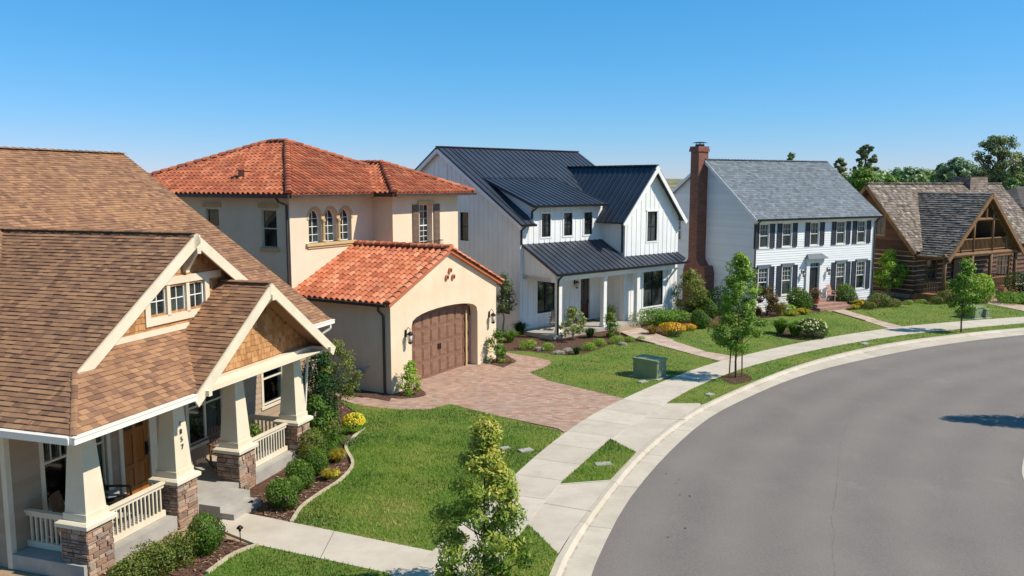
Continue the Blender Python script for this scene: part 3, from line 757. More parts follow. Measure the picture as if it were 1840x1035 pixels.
def lantern(parent, P, s, z, mt='bronze', sc=1.):
    m = MB(); c = P(s, .2*sc, z)
    m.pb(P, s-.05*sc, s+.05*sc, 0, .03, z-.02, z+.24*sc)
    m.tube([P(s, .02, z+.2*sc), P(s, .12*sc, z+.34*sc), P(s, .2*sc, z+.28*sc), P(s, .2*sc, z+.2*sc)], .013*sc, 5)
    m.lathe([(.02*sc, .2*sc), (.11*sc, .12*sc), (.12*sc, .09*sc)], c, 8); m.lathe([(.08*sc, -.22*sc), (.075*sc, -.19*sc), (.02*sc, -.26*sc)], c, 8)
    for k in range(4):
        q = k*math.pi/2+.4; m.tube([(c[0]+.075*sc*math.cos(q), c[1]+.075*sc*math.sin(q), c[2]-.2*sc), (c[0]+.105*sc*math.cos(q), c[1]+.105*sc*math.sin(q), c[2]+.1*sc)], .007*sc, 4)
    o = m.build('wall_lantern', MATS[mt], parent)
    MB().lathe([(.06*sc, -.18*sc), (.085*sc, .09*sc)], c, 8).build('lantern_glass', MATS['glass_lamp'], o, smooth=True)
    return o
def ledgestone(parent, x0, x1, y0, y1, z0, z1, name='stone_pier'):
    m = MB(); m.box(x0+.03, x1-.03, y0+.03, y1-.03, z0, z1, .2)
    faces = [(PF(y0+.03), x0, x1), (PL(x0+.03), y0, y1), (PR(x1-.03), y0, y1), (PB(y1-.03), x0, x1)]
    for P, a, b in faces:
        z = z0
        while z < z1-.03:
            h = min(R.choice([.05, .07, .09, .12, .14]), z1-z)
            if z1-z-h < .04: h = z1-z
            s = a
            while s < b-.01:
                w = R.uniform(.12, .38)
                if b-s-w < .09: w = b-s
                d = R.uniform(.012, .045); g = .006; rr = R.random(); i = .008
                c = [P(s+g, 0, z+g), P(s+w-g, 0, z+g), P(s+w-g, 0, z+h-g), P(s+g, 0, z+h-g),
                     P(s+g+i, d, z+g+i), P(s+w-g-i, d+R.uniform(-.008, .008), z+g+i), P(s+w-g-i, d, z+h-g-i), P(s+g+i, d+R.uniform(-.008, .008), z+h-g-i)]
                m.add(c, [(4, 5, 6, 7), (0, 1, 5, 4), (1, 2, 6, 5), (2, 3, 7, 6), (3, 0, 4, 7)], rr); s += w
            z += h
    return m.build(name, MATS['stone'], parent)
def railing(parent, p0, p1, z0, z1, mt, step=.125, bw=.04, name='railing'):
    """p0,p1 in plan; top rail, bottom rail and square balusters"""
    m = MB(); a = Vector((p0[0], p0[1], 0)); b = Vector((p1[0], p1[1], 0)); L = (b-a).length
    m.beam(a+Vector((0, 0, z1)), b+Vector((0, 0, z1)), .12, .05); m.beam(a+Vector((0, 0, z1-.07)), b+Vector((0, 0, z1-.07)), .05, .085)
    m.beam(a+Vector((0, 0, z0+.06)), b+Vector((0, 0, z0+.06)), .07, .14)
    o = m.build(name, MATS[mt], parent)
    n = max(2, int(L/step)); q = MB()
    for i in range(1, n):
        p = a+(b-a)*i/n; q.box(p.x-bw/2, p.x+bw/2, p.y-bw/2, p.y+bw/2, z0+.12, z1-.11)
    q.build('balusters', MATS[mt], o); return o
def rake_board(m, p0, p1, h, w=.05): m.beam(p0, p1, w, h)
# ================================================================ HOUSE 1 : craftsman
H1 = house('craftsman_house', 'brown shingled craftsman bungalow with stone porch piers and tapered cream columns, nearest the camera', (-8.84, 16.59), 18)
SL = .68
V1 = 2.1
AP, AZ, AL = 4.55, 7.06, -.75
zA = lambda u: AZ-SL*abs(u-AP)
AF = .6
SB = .74
AU = AP-(AZ-(3.45+SB*(AF+.6)))/SL
mb = MB()
roof_piece(mb, [(AL, AF, zA(AL)), (AL, 9.2, zA(AL)), (AP, 9.2, AZ), (AP, AF, AZ)], 'shingle', seed=1)
roof_piece(mb, [(AL, -.6, zA(AL)), (AL, AF, zA(AL)), (AU, AF, zA(AU))], 'shingle', seed=2)
roof_piece(mb, [(AP, AF, AZ), (AP, 9.2, AZ), (9.6, 9.2, zA(9.6)), (9.0, AF+1.2, zA(9.0)), (8.4, AF, zA(8.4))], 'shingle', seed=3)
mb.build('roof', MATS['shingle_brown'], H1)['label'] = 'large front gable roof of brown shingles sloping down to the left eave'
mb = MB(); MS = .678; MZ = lambda v: 3.5+MS*(v-1.7)
roof_piece(mb, [(-.6, 1.7, 3.5), (12.95, 1.7, 3.5), (12.95, 10.45, MZ(10.45)), (-.6, 10.45, MZ(10.45))], 'shingle', seed=4)
roof_piece(mb, [(12.95, 10.45, MZ(10.45)), (-.6, 10.45, MZ(10.45)), (-.6, 18.5, MZ(2.4)), (12.95, 18.5, MZ(2.4))], 'flat', seed=5)
mb.build('roof', MATS['shingle_brown'], H1)['label'] = 'tall main roof of brown shingles with its ridge along the skyline'
mb = MB(); kz = lambda v: 3.45+SB*(v+.6)
roof_piece(mb, [(AL, -.6, kz(-.6)), (3.0, -.6, kz(-.6)), (5.2, AF+.42, kz(AF+.42)), (AU+.8, AF+.42, kz(AF+.42)), (AU, AF, kz(AF))], 'shingle', seed=6)
mb.build('roof', MATS['shingle_brown'], H1)['label'] = 'porch roof slope of brown shingles between the two gables'
mb = MB(); BZ = lambda u: 5.68-.72*abs(u-5.95)
roof_piece(mb, [(2.72, -.6, BZ(2.72)), (5.95, -.6, 5.68), (5.95, 1.3, 5.68), (2.72, 1.3, BZ(2.72))], 'shingle', seed=7)
roof_piece(mb, [(5.95, -.6, 5.68), (9.12, -.6, BZ(9.12)), (9.12, 2.4, BZ(9.12)), (5.95, 1.3, 5.68)], 'shingle', seed=8)
mb.build('roof', MATS['shingle_brown'], H1)['label'] = 'small front porch gable roof of brown shingles'
for a, b, r_, l_ in (((AP, AF, AZ+.02), (AP, 8.0, AZ+.02), .14, .3), ((-.6, 10.45, MZ(10.45)+.02), (12.95, 10.45, MZ(10.45)+.02), .15, .3), ((5.95, -.6, 5.70), (5.95, 1.2, 5.70), .13, .3), ((AL, -.6, 3.45), (AU, AF, zA(AU)), .07, .2)):
    mb = MB(); ridge_caps(mb, a, b, r_, l_, flat=.33, tilt=.01); mb.build('ridge_cap', MATS['shingle_brown'], H1)
# barge boards, soffits, beam
mb = MB()
def barge(m, u0, z0, u1, z1, v, h=.27, off=.15):
    d = Vector((u1-u0, 0, z1-z0)).normalized(); n = Vector((-d.z, 0, d.x)); n = -n if n.z > 0 else n
    o = n*off; m.beam(Vector((u0, v, z0))+o, Vector((u1, v, z1))+o, .05, h, up=(0, 1, 0)) if False else m.beam(Vector((u0, v, z0))+o, Vector((u1, v, z1))+o, .05, h)
barge(mb, AU-.1, zA(AU-.1), AP, AZ, AF-.03); barge(mb, 8.4, zA(8.4), AP, AZ, AF-.027)
mb.box(AP-.12, AP+.12, AF-.055, AF+.02, AZ-.38, AZ-.05)
mb.build('barge_board', MATS['trim_cream'], H1)
mb = MB(); barge(mb, 2.68, BZ(2.68), 5.95, 5.68, -.63); barge(mb, 9.18, BZ(9.18), 5.95, 5.68, -.627); mb.box(5.85, 6.05, -.66, -.60, 5.3, 5.62)
mb.build('barge_board', MATS['trim_cream'], H1)
for v0, v1, u, z, zz in ((AF, AF+.4, AP, 6.62, 6.05), (-.6, .1, 5.95, 5.3, 4.65)):
    mb = MB(); mb.beam((u, v0-.1, z), (u, v1, z), .14, .16); mb.beam((u, v1-.06, z), (u, v1-.06, zz), .13, .12)
    mb.beam((u, v0+.02, z-.04), (u, v1-.08, zz+.1), .1, .12); mb.build('knee_brace', MATS['trim_cream'], H1)
for u, zz in ((3.15, BZ(3.15)-.3), (8.75, BZ(8.75)-.3)): mb = MB(); mb.beam((u, -.75, zz), (u, .1, zz), .12, .14); mb.build('beam_end', MATS['trim_cream'], H1)
# gable walls of cedar shakes
def srange(fz, c, inset=.0):
    return lambda z: (c-(fz-z)-inset, c+(fz-z)-inset)
GA = AF+.4
wA = (3.2, 5.3, 5.06, 5.8)
mb = MB(); mb.slab(PF(GA), [(.9, 4.3), (8.3, 4.3), (8.3, zA(8.3)-.06), (AP, AZ-.06), (.9, zA(.9)-.06)], [rect(*wA)], .15)
mb.courses(PF(GA), lambda z: (max(.9, AP-(AZ-.1-z)/SL), min(8.2, AP+(AZ-.1-z)/SL)), 4.35, 6.9, .155, [wA], 'shake', .02)
gA = mb.build('gable_wall', MATS['shake_cedar'], H1)
GB = .08
mb = MB(); mb.slab(PF(GB), [(3.2, 3.45), (8.7, 3.45), (5.95, 5.55)], [], .15)
mb.courses(PF(GB), lambda z: (5.95-(5.55-z)/.72, 5.95+(5.55-z)/.72), 3.47, 5.5, .155, [], 'shake', .02)
gB = mb.build('gable_wall', MATS['shake_cedar'], H1)
mb = MB(); mb.box(2.85, 9.0, -.12, .2, 3.15, 3.44); mb.box(-.3, 2.85, -.08, .22, 3.05, 3.3); mb.box(-.3, 0.02, .22, 2.1, 3.05, 3.3); mb.box(8.7, 9.0, .2, 2.1, 3.15, 3.4); mb.build('porch_beam', MATS['trim_cream'], H1)
mb = MB(); mb.box(-.6, 9.05, -.5, 2.1, 3.305, 3.33); mb.build('porch_ceiling', MATS['soffit'], H1)
# window band under gable A : three small sashes in one white casing
for a, b in ((3.2, 3.88), (3.91, 4.59), (4.62, 5.3)):
    window(gA, PF(GA), a+.05, b-.02, 5.06, 5.8, MATS['trim_white'], MATS['glass_dark'], cols=2, rt=2, hung=False, rec=.05, fw=.05)
mb = MB(); P = PF(GA)
mb.pb(P, 3.08, 5.45, 0, .05, 4.86, 5.06); mb.pb(P, 3.12, 5.95, 0, .055, 5.8, 5.99); mb.pb(P, 3.08, 3.25, 0, .05, 5.06, 5.8); mb.pb(P, 5.28, 5.45, 0, .05, 5.06, 5.8)
for a in (3.84, 4.55): mb.pb(P, a, a+.12, -.02, .05, 5.02, 5.78)
mb.build('window_casing', MATS['trim_cream'], gA)
mb = MB(); mb.pb(P, 1.35, 4.6, 0, .05, kz(GA)-.02, kz(GA)+.12); mb.build('trim_band', MATS['trim_cream'], gA)
# walls
W1 = [(.95, 1.8, .85, 2.6), (2.42, 2.78, .85, 2.6), (5.75, 7.35, .95, 2.42), (9.3, 10.5, 1.2, 2.5)]
D1 = (3.3, 4.22, .36, 2.42)
mb = MB(); mb.slab(PF(V1), rect(0, 12.3, 0, 3.5), [rect(*w) for w in W1+[D1]], .2)
mb.courses(PF(V1), lambda z: (0, 12.3), .35, 3.5, .17, [(w[0]-.1, w[1]+.1, w[2]-.1, w[3]+.15) for w in W1]+[(3.1, 4.45, 0, 2.7)], 'lap', .02)
mb.slab(PL(0.0), [(V1+.2, 0), (18, 0), (18, 3.7), (10.4, 9.0), (V1+.2, 3.6)], [], .2); mb.courses(PL(0.0), lambda z: (max(V1, 1.7+(z+.3-3.5)/.678), min(18, 19.2-(z+.3-3.5)/.678)), .1, 8.6, .17, [], 'lap', .02)
mb.slab(PR(12.3), [(V1+.2, 0), (18, 0), (18, 3.7), (10.4, 9.0), (V1+.2, 3.6)], [], .2)
mb.courses(PR(12.3), lambda z: (max(V1, 1.7+(z+.3-3.5)/.678), min(18, 19.2-(z+.3-3.5)/.678)), .1, 8.6, .17, [], 'lap', .02)
mb.box(.2, 12.1, 17.8, 18, 0, 3.5)
mb.build('wall', MATS['siding_tan'], H1)
for q in ((-.03, .1, 3.3), (12.2, 12.34, 3.5)): mb = MB(); mb.box(q[0], q[1], V1-.035, V1+.1, 0, q[2]); mb.build('corner_trim', MATS['trim_cream'], H1)
def blinds(parent, P, s0, s1, z0, z1, rec):
    m = MB(); z = z0
    while z < z1: m.pb(P, s0, s1, rec, rec+.022, z, z+.012); z += .05
    return m.build('blind', MATS['blind'], parent)
MATS['glass_clear'] = bpy.data.materials.new('glass_clear'); _t = NT(MATS['glass_clear'])
_g = _t.nd('BsdfGlossy'); _g.inputs['Roughness'].default_value = .03; _tr = _t.nd('BsdfTransparent'); _f = _t.nd('Fresnel'); _f.inputs[0].default_value = 1.5
_mx = _t.nd('MixShader'); _t.L(_f.outputs[0], _mx.inputs[0]); _t.L(_tr.outputs[0], _mx.inputs[1]); _t.L(_g.outputs[0], _mx.inputs[2]); _t.L(_mx.outputs[0], _t.out.inputs[0])
for i, w in enumerate(W1):
    P = PF(V1)
    if i == 2: o = window(H1, P, *w, MATS['trim_cream'], MATS['glass_dark'], cols=1, rt=1, rb=1, div=2, trim=.11, tm=MATS['trim_cream'], rec=.09, sill=.05, split=.72)
    else: o = window(H1, P, *w, MATS['trim_cream'], MATS['glass_dark'], cols=3 if i == 0 else 1, rt=1, rb=0, trim=.11, tm=MATS['trim_cream'], rec=.09, sill=.05, split=.66)
    if i in (0, 3):
        pane = [c for c in o.children if c.name.startswith('pane')][0]; pane.data.materials[0] = MATS['glass_clear']
        q = MB(); q.pb(P, w[0], w[1], -.19, -.17, w[2], w[3]); q.build('dark_room_backing', MATS['mat_dark'], o)  # dark backing sheet stands in for the unlit room
        blinds(o, P, w[0]+.03, w[1]-.03, w[2]+.03, w[3]-.03, -.165)
# door
mb = MB(); P = PF(V1); mb.pb(P, D1[0], D1[1], -.12, -.07, D1[2], D1[3])
for a, b in ((D1[0], D1[0]+.12), (D1[0]+.40, D1[0]+.52), (D1[1]-.12, D1[1])): mb.pb(P, a, b, -.07, -.05, D1[2], D1[3]-.0)
for a, b in ((.36, .56), (1.05, 1.15), (1.95, 2.05), (2.34, 2.42)): mb.pb(P, D1[0], D1[1], -.07, -.049, a, b)
dr = mb.build('front_door', MATS['door_wood'], H1)
mb = MB()
for k in range(4): mb.pb(P, D1[0]+.13+k*.17, D1[0]+.27+k*.17, -.069, -.06, 2.08, 2.30)
mb.build('door_lite', MATS['glass_dark'], dr)
mb = MB(); mb.pb(P, D1[1]-.1, D1[1]-.04, -.05, -.01, 1.25, 1.6); mb.tube([P(D1[1]-.07, -.03, 1.3), P(D1[1]-.07, .03, 1.34), P(D1[1]-.07, .03, 1.5), P(D1[1]-.07, -.03, 1.55)], .012, 5); mb.build('door_handle', MATS['black_metal'], dr)
mb = MB(); mb.pb(P, D1[0]-.12, D1[0]-.0, -.1, .04, .36, 2.5); mb.pb(P, D1[1], D1[1]+.26, -.1, .04, .36, 2.5); mb.pb(P, D1[0]-.15, D1[1]+.3, -.1, .05, 2.5, 2.68); mb.build('door_frame', MATS['trim_cream'], H1)
# porch floor, landing, steps
mb = MB(); mb.box(-.02, 8.85, .12, V1, 0, .34); mb.box(3.62, 4.85, -.5, .12, 0, .339)
mb.build('porch_floor', MATS['concrete_pad'], H1)
mb = MB(); mb.box(3.62, 4.75, -.9, -.5, 0, .185); mb.build('porch_step', MATS['concrete_pad'], H1)
# piers & columns
piers = [(0, 0, .86), (2.75, 0, .86), (5.15, 0, .86), (7.97, 0, .86)]
cols = []
for i, (u, v, w) in enumerate(piers):
    ledgestone(H1, u+.07, u+w-.07, v+.07, v+w-.07, 0, 1.12)
    mb = MB(); mb.box(u, u+w, v, v+w, 1.12, 1.2); mb.frus(u+w/2, v+w/2, 1.2, 1.245, w, w-.12); mb.build('pier_cap', MATS['trim_cream'], H1)
    c = u+w/2; d = v+w/2; mb = MB(); mb.frus(c, d, 1.245, 1.4, .62, .615); mb.frus(c, d, 1.4, 3.16, .56, .35); mb.frus(c, d, 3.02, 3.155, .46, .5)
    cols.append(mb.build('tapered_column', MATS['trim_cream'], H1))
railing(H1, (.86, .42), (2.75, .42), .36, 1.17, 'trim_cream'); railing(H1, (6.01, .42), (7.97, .42), .36, 1.17, 'trim_cream')
railing(H1, (.42, .86), (.42, V1), .36, 1.17, 'trim_cream'); railing(H1, (8.4, .86), (8.4, V1), .36, 1.17, 'trim_cream')
def text(parent, name, s, size, loc, rot, mat, vertical=False, ext=.006):
    cu = bpy.data.curves.new(name, 'FONT'); cu.body = s; cu.size = size; cu.extrude = ext; cu.align_x = 'CENTER'; cu.space_line = .95
    t = bpy.data.objects.new(name, cu); COL.objects.link(t)
    dg = bpy.context.evaluated_depsgraph_get(); me = bpy.data.meshes.new_from_object(t.evaluated_get(dg)); bpy.data.objects.remove(t)
    o = bpy.data.objects.new(name, me); COL.objects.link(o); me.materials.clear(); me.materials.append(mat); o.parent = parent; o.location = loc; o.rotation_euler = rot; return o
# front of column 2 tilts back by atan(.115/1.76)
tl = math.atan(.105/1.76)
for k, ch in enumerate('1857'):
    z = 2.47-k*.19; vf = .43-(.56-(z-1.4)/1.76*.21)/2
    text(cols[1], 'house_number', ch, .17, (3.18, vf-.010-.012, z), (math.pi/2-tl, 0, 0), MATS['black_metal'])
# gutters
gutter(H1, (AL-.1, -.66, 3.36), (2.72, -.66, 3.36), 'gutter_white'); gutter(H1, (AL-.07, -.6, 3.36), (AL-.07, 9.2, 3.36), 'gutter_white'); gutter(H1, (9.2, 1.64, 3.42), (12.98, 1.64, 3.42), 'gutter_white')
mb = MB(); mb.beam((-.62, 1.7, 3.33), (-.62, 10.45, MZ(10.45)-.2), .05, .2); mb.beam((-.62, 10.45, MZ(10.45)-.2), (-.62, 18.4, 3.8), .05, .2); mb.build('barge_board', MATS['trim_cream'], H1)
mb = MB(); mb.beam((12.97, 1.7, 3.33), (12.97, 10.45, MZ(10.45)-.2), .05, .2); mb.beam((12.97, 10.45, MZ(10.45)-.2), (12.97, 18.4, 3.8), .05, .2); mb.build('barge_board', MATS['trim_cream'], H1)
downspout(H1, [(12.75, 1.64, 3.36), (12.75, 1.64, 3.2), (12.42, V1-.06, 2.9), (12.42, V1-.06, .1)], 'gutter_white')
downspout(H1, [(8.93, -.3, 3.2), (8.93, .2, 3.05), (8.93, .35, 1.3)], 'gutter_white', .06)
# ================================================================ HOUSE 2 : mediterranean
H2 = house('stucco_house', 'cream stucco house with red clay barrel tile roofs, arched windows and a brown garage door', at(704, 710), 30)
GW, GE, GS = 8.0, 3.8, .43
gz = lambda u: GE+GS*(4.0-abs(u-4.0))
dop = [(1.35, 0), (6.35, 0)]
arc = [(6.35, 2.5)]
for k in range(1, 12):
    q = math.pi*k/12; arc.append((3.85+2.5*math.cos(q)*(1 if True else 1), 2.5+.58*math.sin(q)**.62))
arc.append((1.35, 2.5))
outer = [(0, 0), (1.35, 0), (1.35, 2.5)]+list(reversed(arc[1:-1]))+[(6.35, 2.5), (6.35, 0), (GW, 0), (GW, GE), (4.0, gz(4)), (0, GE)]
mb = MB(); mb.slab(PF(0), outer, [], .38)
mb.slab(PL(0), rect(.38, 5.2, 0, GE), [], .2); mb.slab(PR(GW), rect(.38, 5.2, 0, GE), [], .2)
for a, b in ((.381, 1.35), (6.35, GW-.2)): mb.box(a, b, .42, .5, 0, 2.3) if a > 1 else None
mb.build('wall', MATS['stucco'], H2)['label'] = 'cream stucco garage walls with a wide arched opening'
# clay vent tubes in the garage gable
for s, z in ((4.1, 4.60), (3.86, 4.32), (4.34, 4.30)):
    m = MB(); m.tube([(s, .02, z), (s, -.09, z)], .11, 10); q = m.build('clay_vent', MATS['clay_tile'], H2); MB().tube([(s, -.088, z), (s, -.094, z)], .075, 10).build('vent_dark_disc', MATS['mat_dark'], q)  # dark disc paints the shaded hollow on a solid tube
# garage door
mb = MB(); P = PF(.38); mb.pb(P, 1.2, 6.5, -.12, -.07, .02, 3.1)
nz, nx = 4, 8; pz = (2.9-.08)/nz; px = 4.96/nx
for i in range(nz):
    for j in range(nx):
        a = 1.37+j*px; c = .06+i*pz
        mb.pb(P, a+.05, a+px-.05, -.07, -.052, c+.06, c+pz-.05); mb.pb(P, a+.11, a+px-.11, -.045, -.034, c+.12, c+pz-.11)
    mb.pb(P, 1.3, 6.4, -.07, -.066, .05+i*pz, .062+i*pz)
gd = mb.build('garage_door', MATS['garage_brown'], H2)
mb = MB()
for s in (3.78, 3.95): mb.pb(P, s-.02, s+.02, -.04, .0, 1.15, 1.4)
mb.build('garage_handle', MATS['black_metal'], gd)
mb = MB(); P0 = PF(0); mb.pb(P0, 5.9, 6.0, -.385, -.34, 0, 2.6); mb.build('door_jamb', MATS['stucco_trim'], gd)
lantern(H2, PF(0), .95, 2.2, 'bronze', 1.15); lantern(H2, PF(0), 7.35, 2.1, 'bronze', 1.15)
mb = MB()
roof_piece(mb, [(-.3, -.18, gz(-.3)), (4., -.18, gz(4)), (4., 5.2, gz(4)), (-.3, 5.2, gz(-.3))], 'tile', e=.38, wmax=.30, step=.03, seed=11)
roof_piece(mb, [(4., -.18, gz(4)), (8.3, -.18, gz(8.3)), (8.3, 4.6, gz(8.3)), (4., 4.6, gz(4))], 'tile', e=.38, wmax=.30, step=.03, seed=12)
mb.build('roof', MATS['clay_tile'], H2)['label'] = 'garage gable roof of bright orange-red barrel tiles'
mb = MB(); ridge_caps(mb, (4, -.2, gz(4)+.07), (4, 5.2, gz(4)+.07), .17, .4, flat=.9, tilt=.03)
for s in (-1, 1): ridge_caps(mb, (4+s*4.32, -.14, gz(8.3)+.05), (4, -.14, gz(4)+.05), .14, .38, flat=.8, tilt=.03, seed=5)
mb.build('ridge_tile', MATS['clay_tile'], H2)
gutter(H2, (-.38, -.1, gz(-.3)-.07), (-.38, 5.1, gz(-.3)-.07), 'gutter_bronze', .12, .1)
downspout(H2, [(-.36, .3, gz(-.3)-.1), (-.36, .3, 3.4), (-.06, .3, 3.15), (-.06, .3, .2), (-.12, .22, .06)])
# main block
UW, ZT = 10.8, 7.75
wv = [(5.95, 6.85, 5.6, 7.22), (9.45, 10.3, 5.6, 7.22)]
V5 = 5.2
archs = [(1.1+.98*k, 1.9+.98*k) for k in range(3)]
mb = MB(); mb.slab(PF(V5), [(0, 0), (5.5, 0), (5.5, ZT), (0, ZT)], [arch(a, b, 5.75, 6.75, 7.22) for a, b in archs], .3)
mb.slab(PL(0), rect(V5+.3, 17, 0, ZT), [rect(*w) for w in wv], .25)
bw = (7.1, 8.75, 5.15, 7.3)
mb.slab(PF(4.0), rect(5.35, UW, 0, ZT), [rect(7.45, 8.5, 5.2, 7.3)], .35)
mb.slab(PL(5.35), rect(4.35, V5+.2, 0, ZT-.01), [], .2); mb.slab(PR(UW), rect(4.35, 17, 0, ZT), [], .2); mb.box(.25, UW-.2, 16.8, 17, 0, ZT-.02)
mb.build('wall', MATS['stucco_light'], H2)['label'] = 'cream stucco upper-storey walls'
for a, b in archs:
    c = (a+b)/2; w = .8
    m = MB(); P = PF(V5+.2)
    m.pb(P, a+.1, b-.1, -.06, -.03, 5.75, 6.75); gl = MB()
    pts = arch(a+.0, b-.0, 5.75, 6.75, 7.2); gl.slab(PF(V5+.22), pts, [], .03)
    fr = MB(); ins_ = [(x*.86+c*.14, (z-5.75)*.94+5.79) for x, z in pts]; fr.slab(PF(V5+.18), pts, [ins_], .04)
    P = PF(V5+.18); fr.pb(P, c-.014, c+.014, -.03, -.002, 5.8, 7.12)
    for zz in (6.1, 6.45, 6.8): fr.pb(P, a+.06, b-.06, -.03, -.004, zz-.012, zz+.012)
    o = fr.build('arched_window', MATS['trim_white'], H2); gl.build('pane', MATS['glass_dark'], o)
P = PF(V5)
for k in range(2): MB().lathe([(.11, 0), (.11, .06), (.075, .1), (.07, .85), (.10, .9), (.11, 1.0)], (1.99+.98*k, V5-.02, 5.76), 10).build('window_column', MATS['stucco_trim'], H2)
mb = MB()
for a, b in archs:
    o_ = arch(a-.1, b+.1, 6.75, 6.751, 7.33); i_ = arch(a, b, 6.749, 6.75, 7.22)
    for p, q, r_, s_ in zip(o_[2:], o_[3:], i_[2:], i_[3:]):
        mb.add([P(p[0], 0, p[1]), P(q[0], 0, q[1]), P(s_[0], 0, s_[1]), P(r_[0], 0, r_[1]), P(p[0], .02, p[1]), P(q[0], .02, q[1]), P(s_[0], .02, s_[1]), P(r_[0], .02, r_[1])], [(4, 5, 6, 7), (0, 1, 5, 4), (2, 3, 7, 6)])
mb.pb(P, .9, 4.1, -.28, .10, 5.62, 5.75); mb.pb(P, 1.0, 4.0, 0, .05, 5.52, 5.62)
mb.build('window_sill', MATS['stucco_trim'], H2)
for w in wv:
    window(H2, PL(0), *w, MATS['trim_cream'], MATS['glass_dark'] if w[0] < 7 else MATS['glass_green'], cols=1, rt=1, rb=1, rec=.1, trim=0)
    m = MB(); m.pb(PL(0), w[0]-.14, w[1]+.14, 0, .05, w[3]+.05, w[3]+.24); m.pb(PL(0), w[0]-.1, w[1]+.1, -.1, .06, w[2]-.16, w[2]); m.build('window_trim', MATS['stucco_trim'], H2)
window(H2, PF(4.0), 7.45, 8.5, 5.2, 7.3, MATS['trim_white'], MATS['glass_dark'], cols=3, rt=3, rb=4, rec=.28)
mb = MB(); P = PF(4.0)
for a, b in ((6.85, 7.35), (8.6, 9.1)):
    mb2 = MB(); mb2.pb(P, a, b, 0, .05, 5.1, 7.3)
    for z0, z1 in ((5.18, 6.15), (6.25, 7.22)):
        z = z0
        while z < z1: mb2.pb(P, a+.05, b-.05, .05, .065, z, z+.03); z += .06
    mb2.build('shutter', MATS['shutter_brown'], H2)
mb.pb(P, 7.3, 8.65, 0, .06, 7.3, 7.48)
mb.build('window_head', MATS['stucco_trim'], H2)
mb = MB(); mb.pb(P, 6.9, 9.0, 0, .32, 5.02, 5.08)                                     # iron balconet with pots
mb.tube([P(6.9, 0, 5.5), P(6.9, .32, 5.5), P(9., .32, 5.5), P(9., 0, 5.5)], .014, 4); x = 6.95
while x < 9.0: mb.tube([P(x, .32, 5.08), P(x, .32, 5.5)], .008, 4); x += .1
mb.build('balconet', MATS['bronze'], H2)
mb = MB()
k = .43; e0, f0, e1, f1, ZE = -.6, 4.6, 10.9, 17.4, 7.86; hf = (e1-e0)/2; cu_ = (e0+e1)/2
A0 = (cu_, f0+hf, ZE+k*hf); A1 = (cu_, f1-hf, ZE+k*hf)
T = dict(e=.38, wmax=.30, step=.03)
roof_piece(mb, [(e0, f0, ZE), (e1, f0, ZE), A0], 'tile', seed=13, **T); roof_piece(mb, [(e0, f0, ZE), A0, A1, (e0, f1, ZE)], 'tile', seed=14, **T)
roof_piece(mb, [(e1, f0, ZE), (e1, f1, ZE), A1, A0], 'tile', seed=15, **T); roof_piece(mb, [(e0, f1, ZE), A1, (e1, f1, ZE)], 'tile', seed=16, **T)
mb.build('roof', MATS['clay_tile_aged'], H2)['label'] = 'main hipped roof of weathered red barrel tiles'
mb = MB(); b0, b1, bf, bb = 4.75, 11.45, 3.4, 11.; bh = (b1-b0)/2; Bp = ((b0+b1)/2, bf+bh, ZE+k*bh); Bq = (Bp[0], bb, Bp[2])
roof_piece(mb, [(b0, bf, ZE), (b1, bf, ZE), Bp], 'tile', seed=17, **T); roof_piece(mb, [(b0, bf, ZE), Bp, Bq, (b0, bb, ZE)], 'tile', seed=18, **T); roof_piece(mb, [(b1, bf, ZE), (b1, bb, ZE), Bq, Bp], 'tile', seed=19, **T)
mb.build('roof', MATS['clay_tile_aged'], H2)['label'] = 'smaller hipped roof of red barrel tiles over the shuttered bay'
mb = MB(); up = .06
def lift(p, z=up): return (p[0], p[1], p[2]+z)
for a, b in (((e0, f0, ZE), A0), (A0, A1), ((e0, f1, ZE), A1), ((e1, f0, ZE), A0), ((b0, bf, ZE), Bp), ((b1, bf, ZE), Bp), (Bp, Bq), ((e1, f1, ZE), A1)): ridge_caps(mb, lift(a), lift(b), .17, .4, flat=.85, tilt=.03, seed=int(a[0]*7+50))
mb.build('ridge_tile', MATS['clay_tile_aged'], H2)
mb = MB(); p = (-.05, 8.2); zc = ZE+k*(p[0]-e0+1.2); c = (1.1, 9.0, ZE+k*1.7)
mb.box(1.0, 1.3, 8.85, 9.25, c[2]-.1, c[2]+.28); mb.box(.95, 1.35, 8.8, 9.3, c[2]+.28, c[2]+.33); mb.build('roof_vent', MATS['clay_tile'], H2)
for a, b in (((-.66, 4.55, ZE-.1), (-.66, 17, ZE-.1)), ((-.6, 4.52, ZE-.1), (5., 4.52, ZE-.1)), ((4.75, 3.33, ZE-.1), (11.5, 3.33, ZE-.1)), ((4.68, 3.4, ZE-.1), (4.68, 4.5, ZE-.1))): gutter(H2, a, b, 'gutter_bronze', .12, .1)
mb = MB(); mb.box(-.55, 10.8, 4.65, 17.2, ZT-.03, ZT+.04); mb.box(5.45, 11.35, 3.45, 4.64, ZT-.03, ZT+.04); mb.build('soffit', MATS['shutter_brown'], H2)
downspout(H2, [(-.62, 5.3, ZE-.15), (-.5, 5.3, ZE-.3), (-.06, 5.3, ZE-.45), (-.06, 5.3, 3.9)])
mb = MB(); c = PL(0)
m = MB(); m.lathe([(.02, .0), (.13, .02), (.15, .18), (.12, .3), (.05, .33)], (-.22, 1.45, .62), 10); m.box(-.34, -.1, 1.3, 1.6, .7, .85)
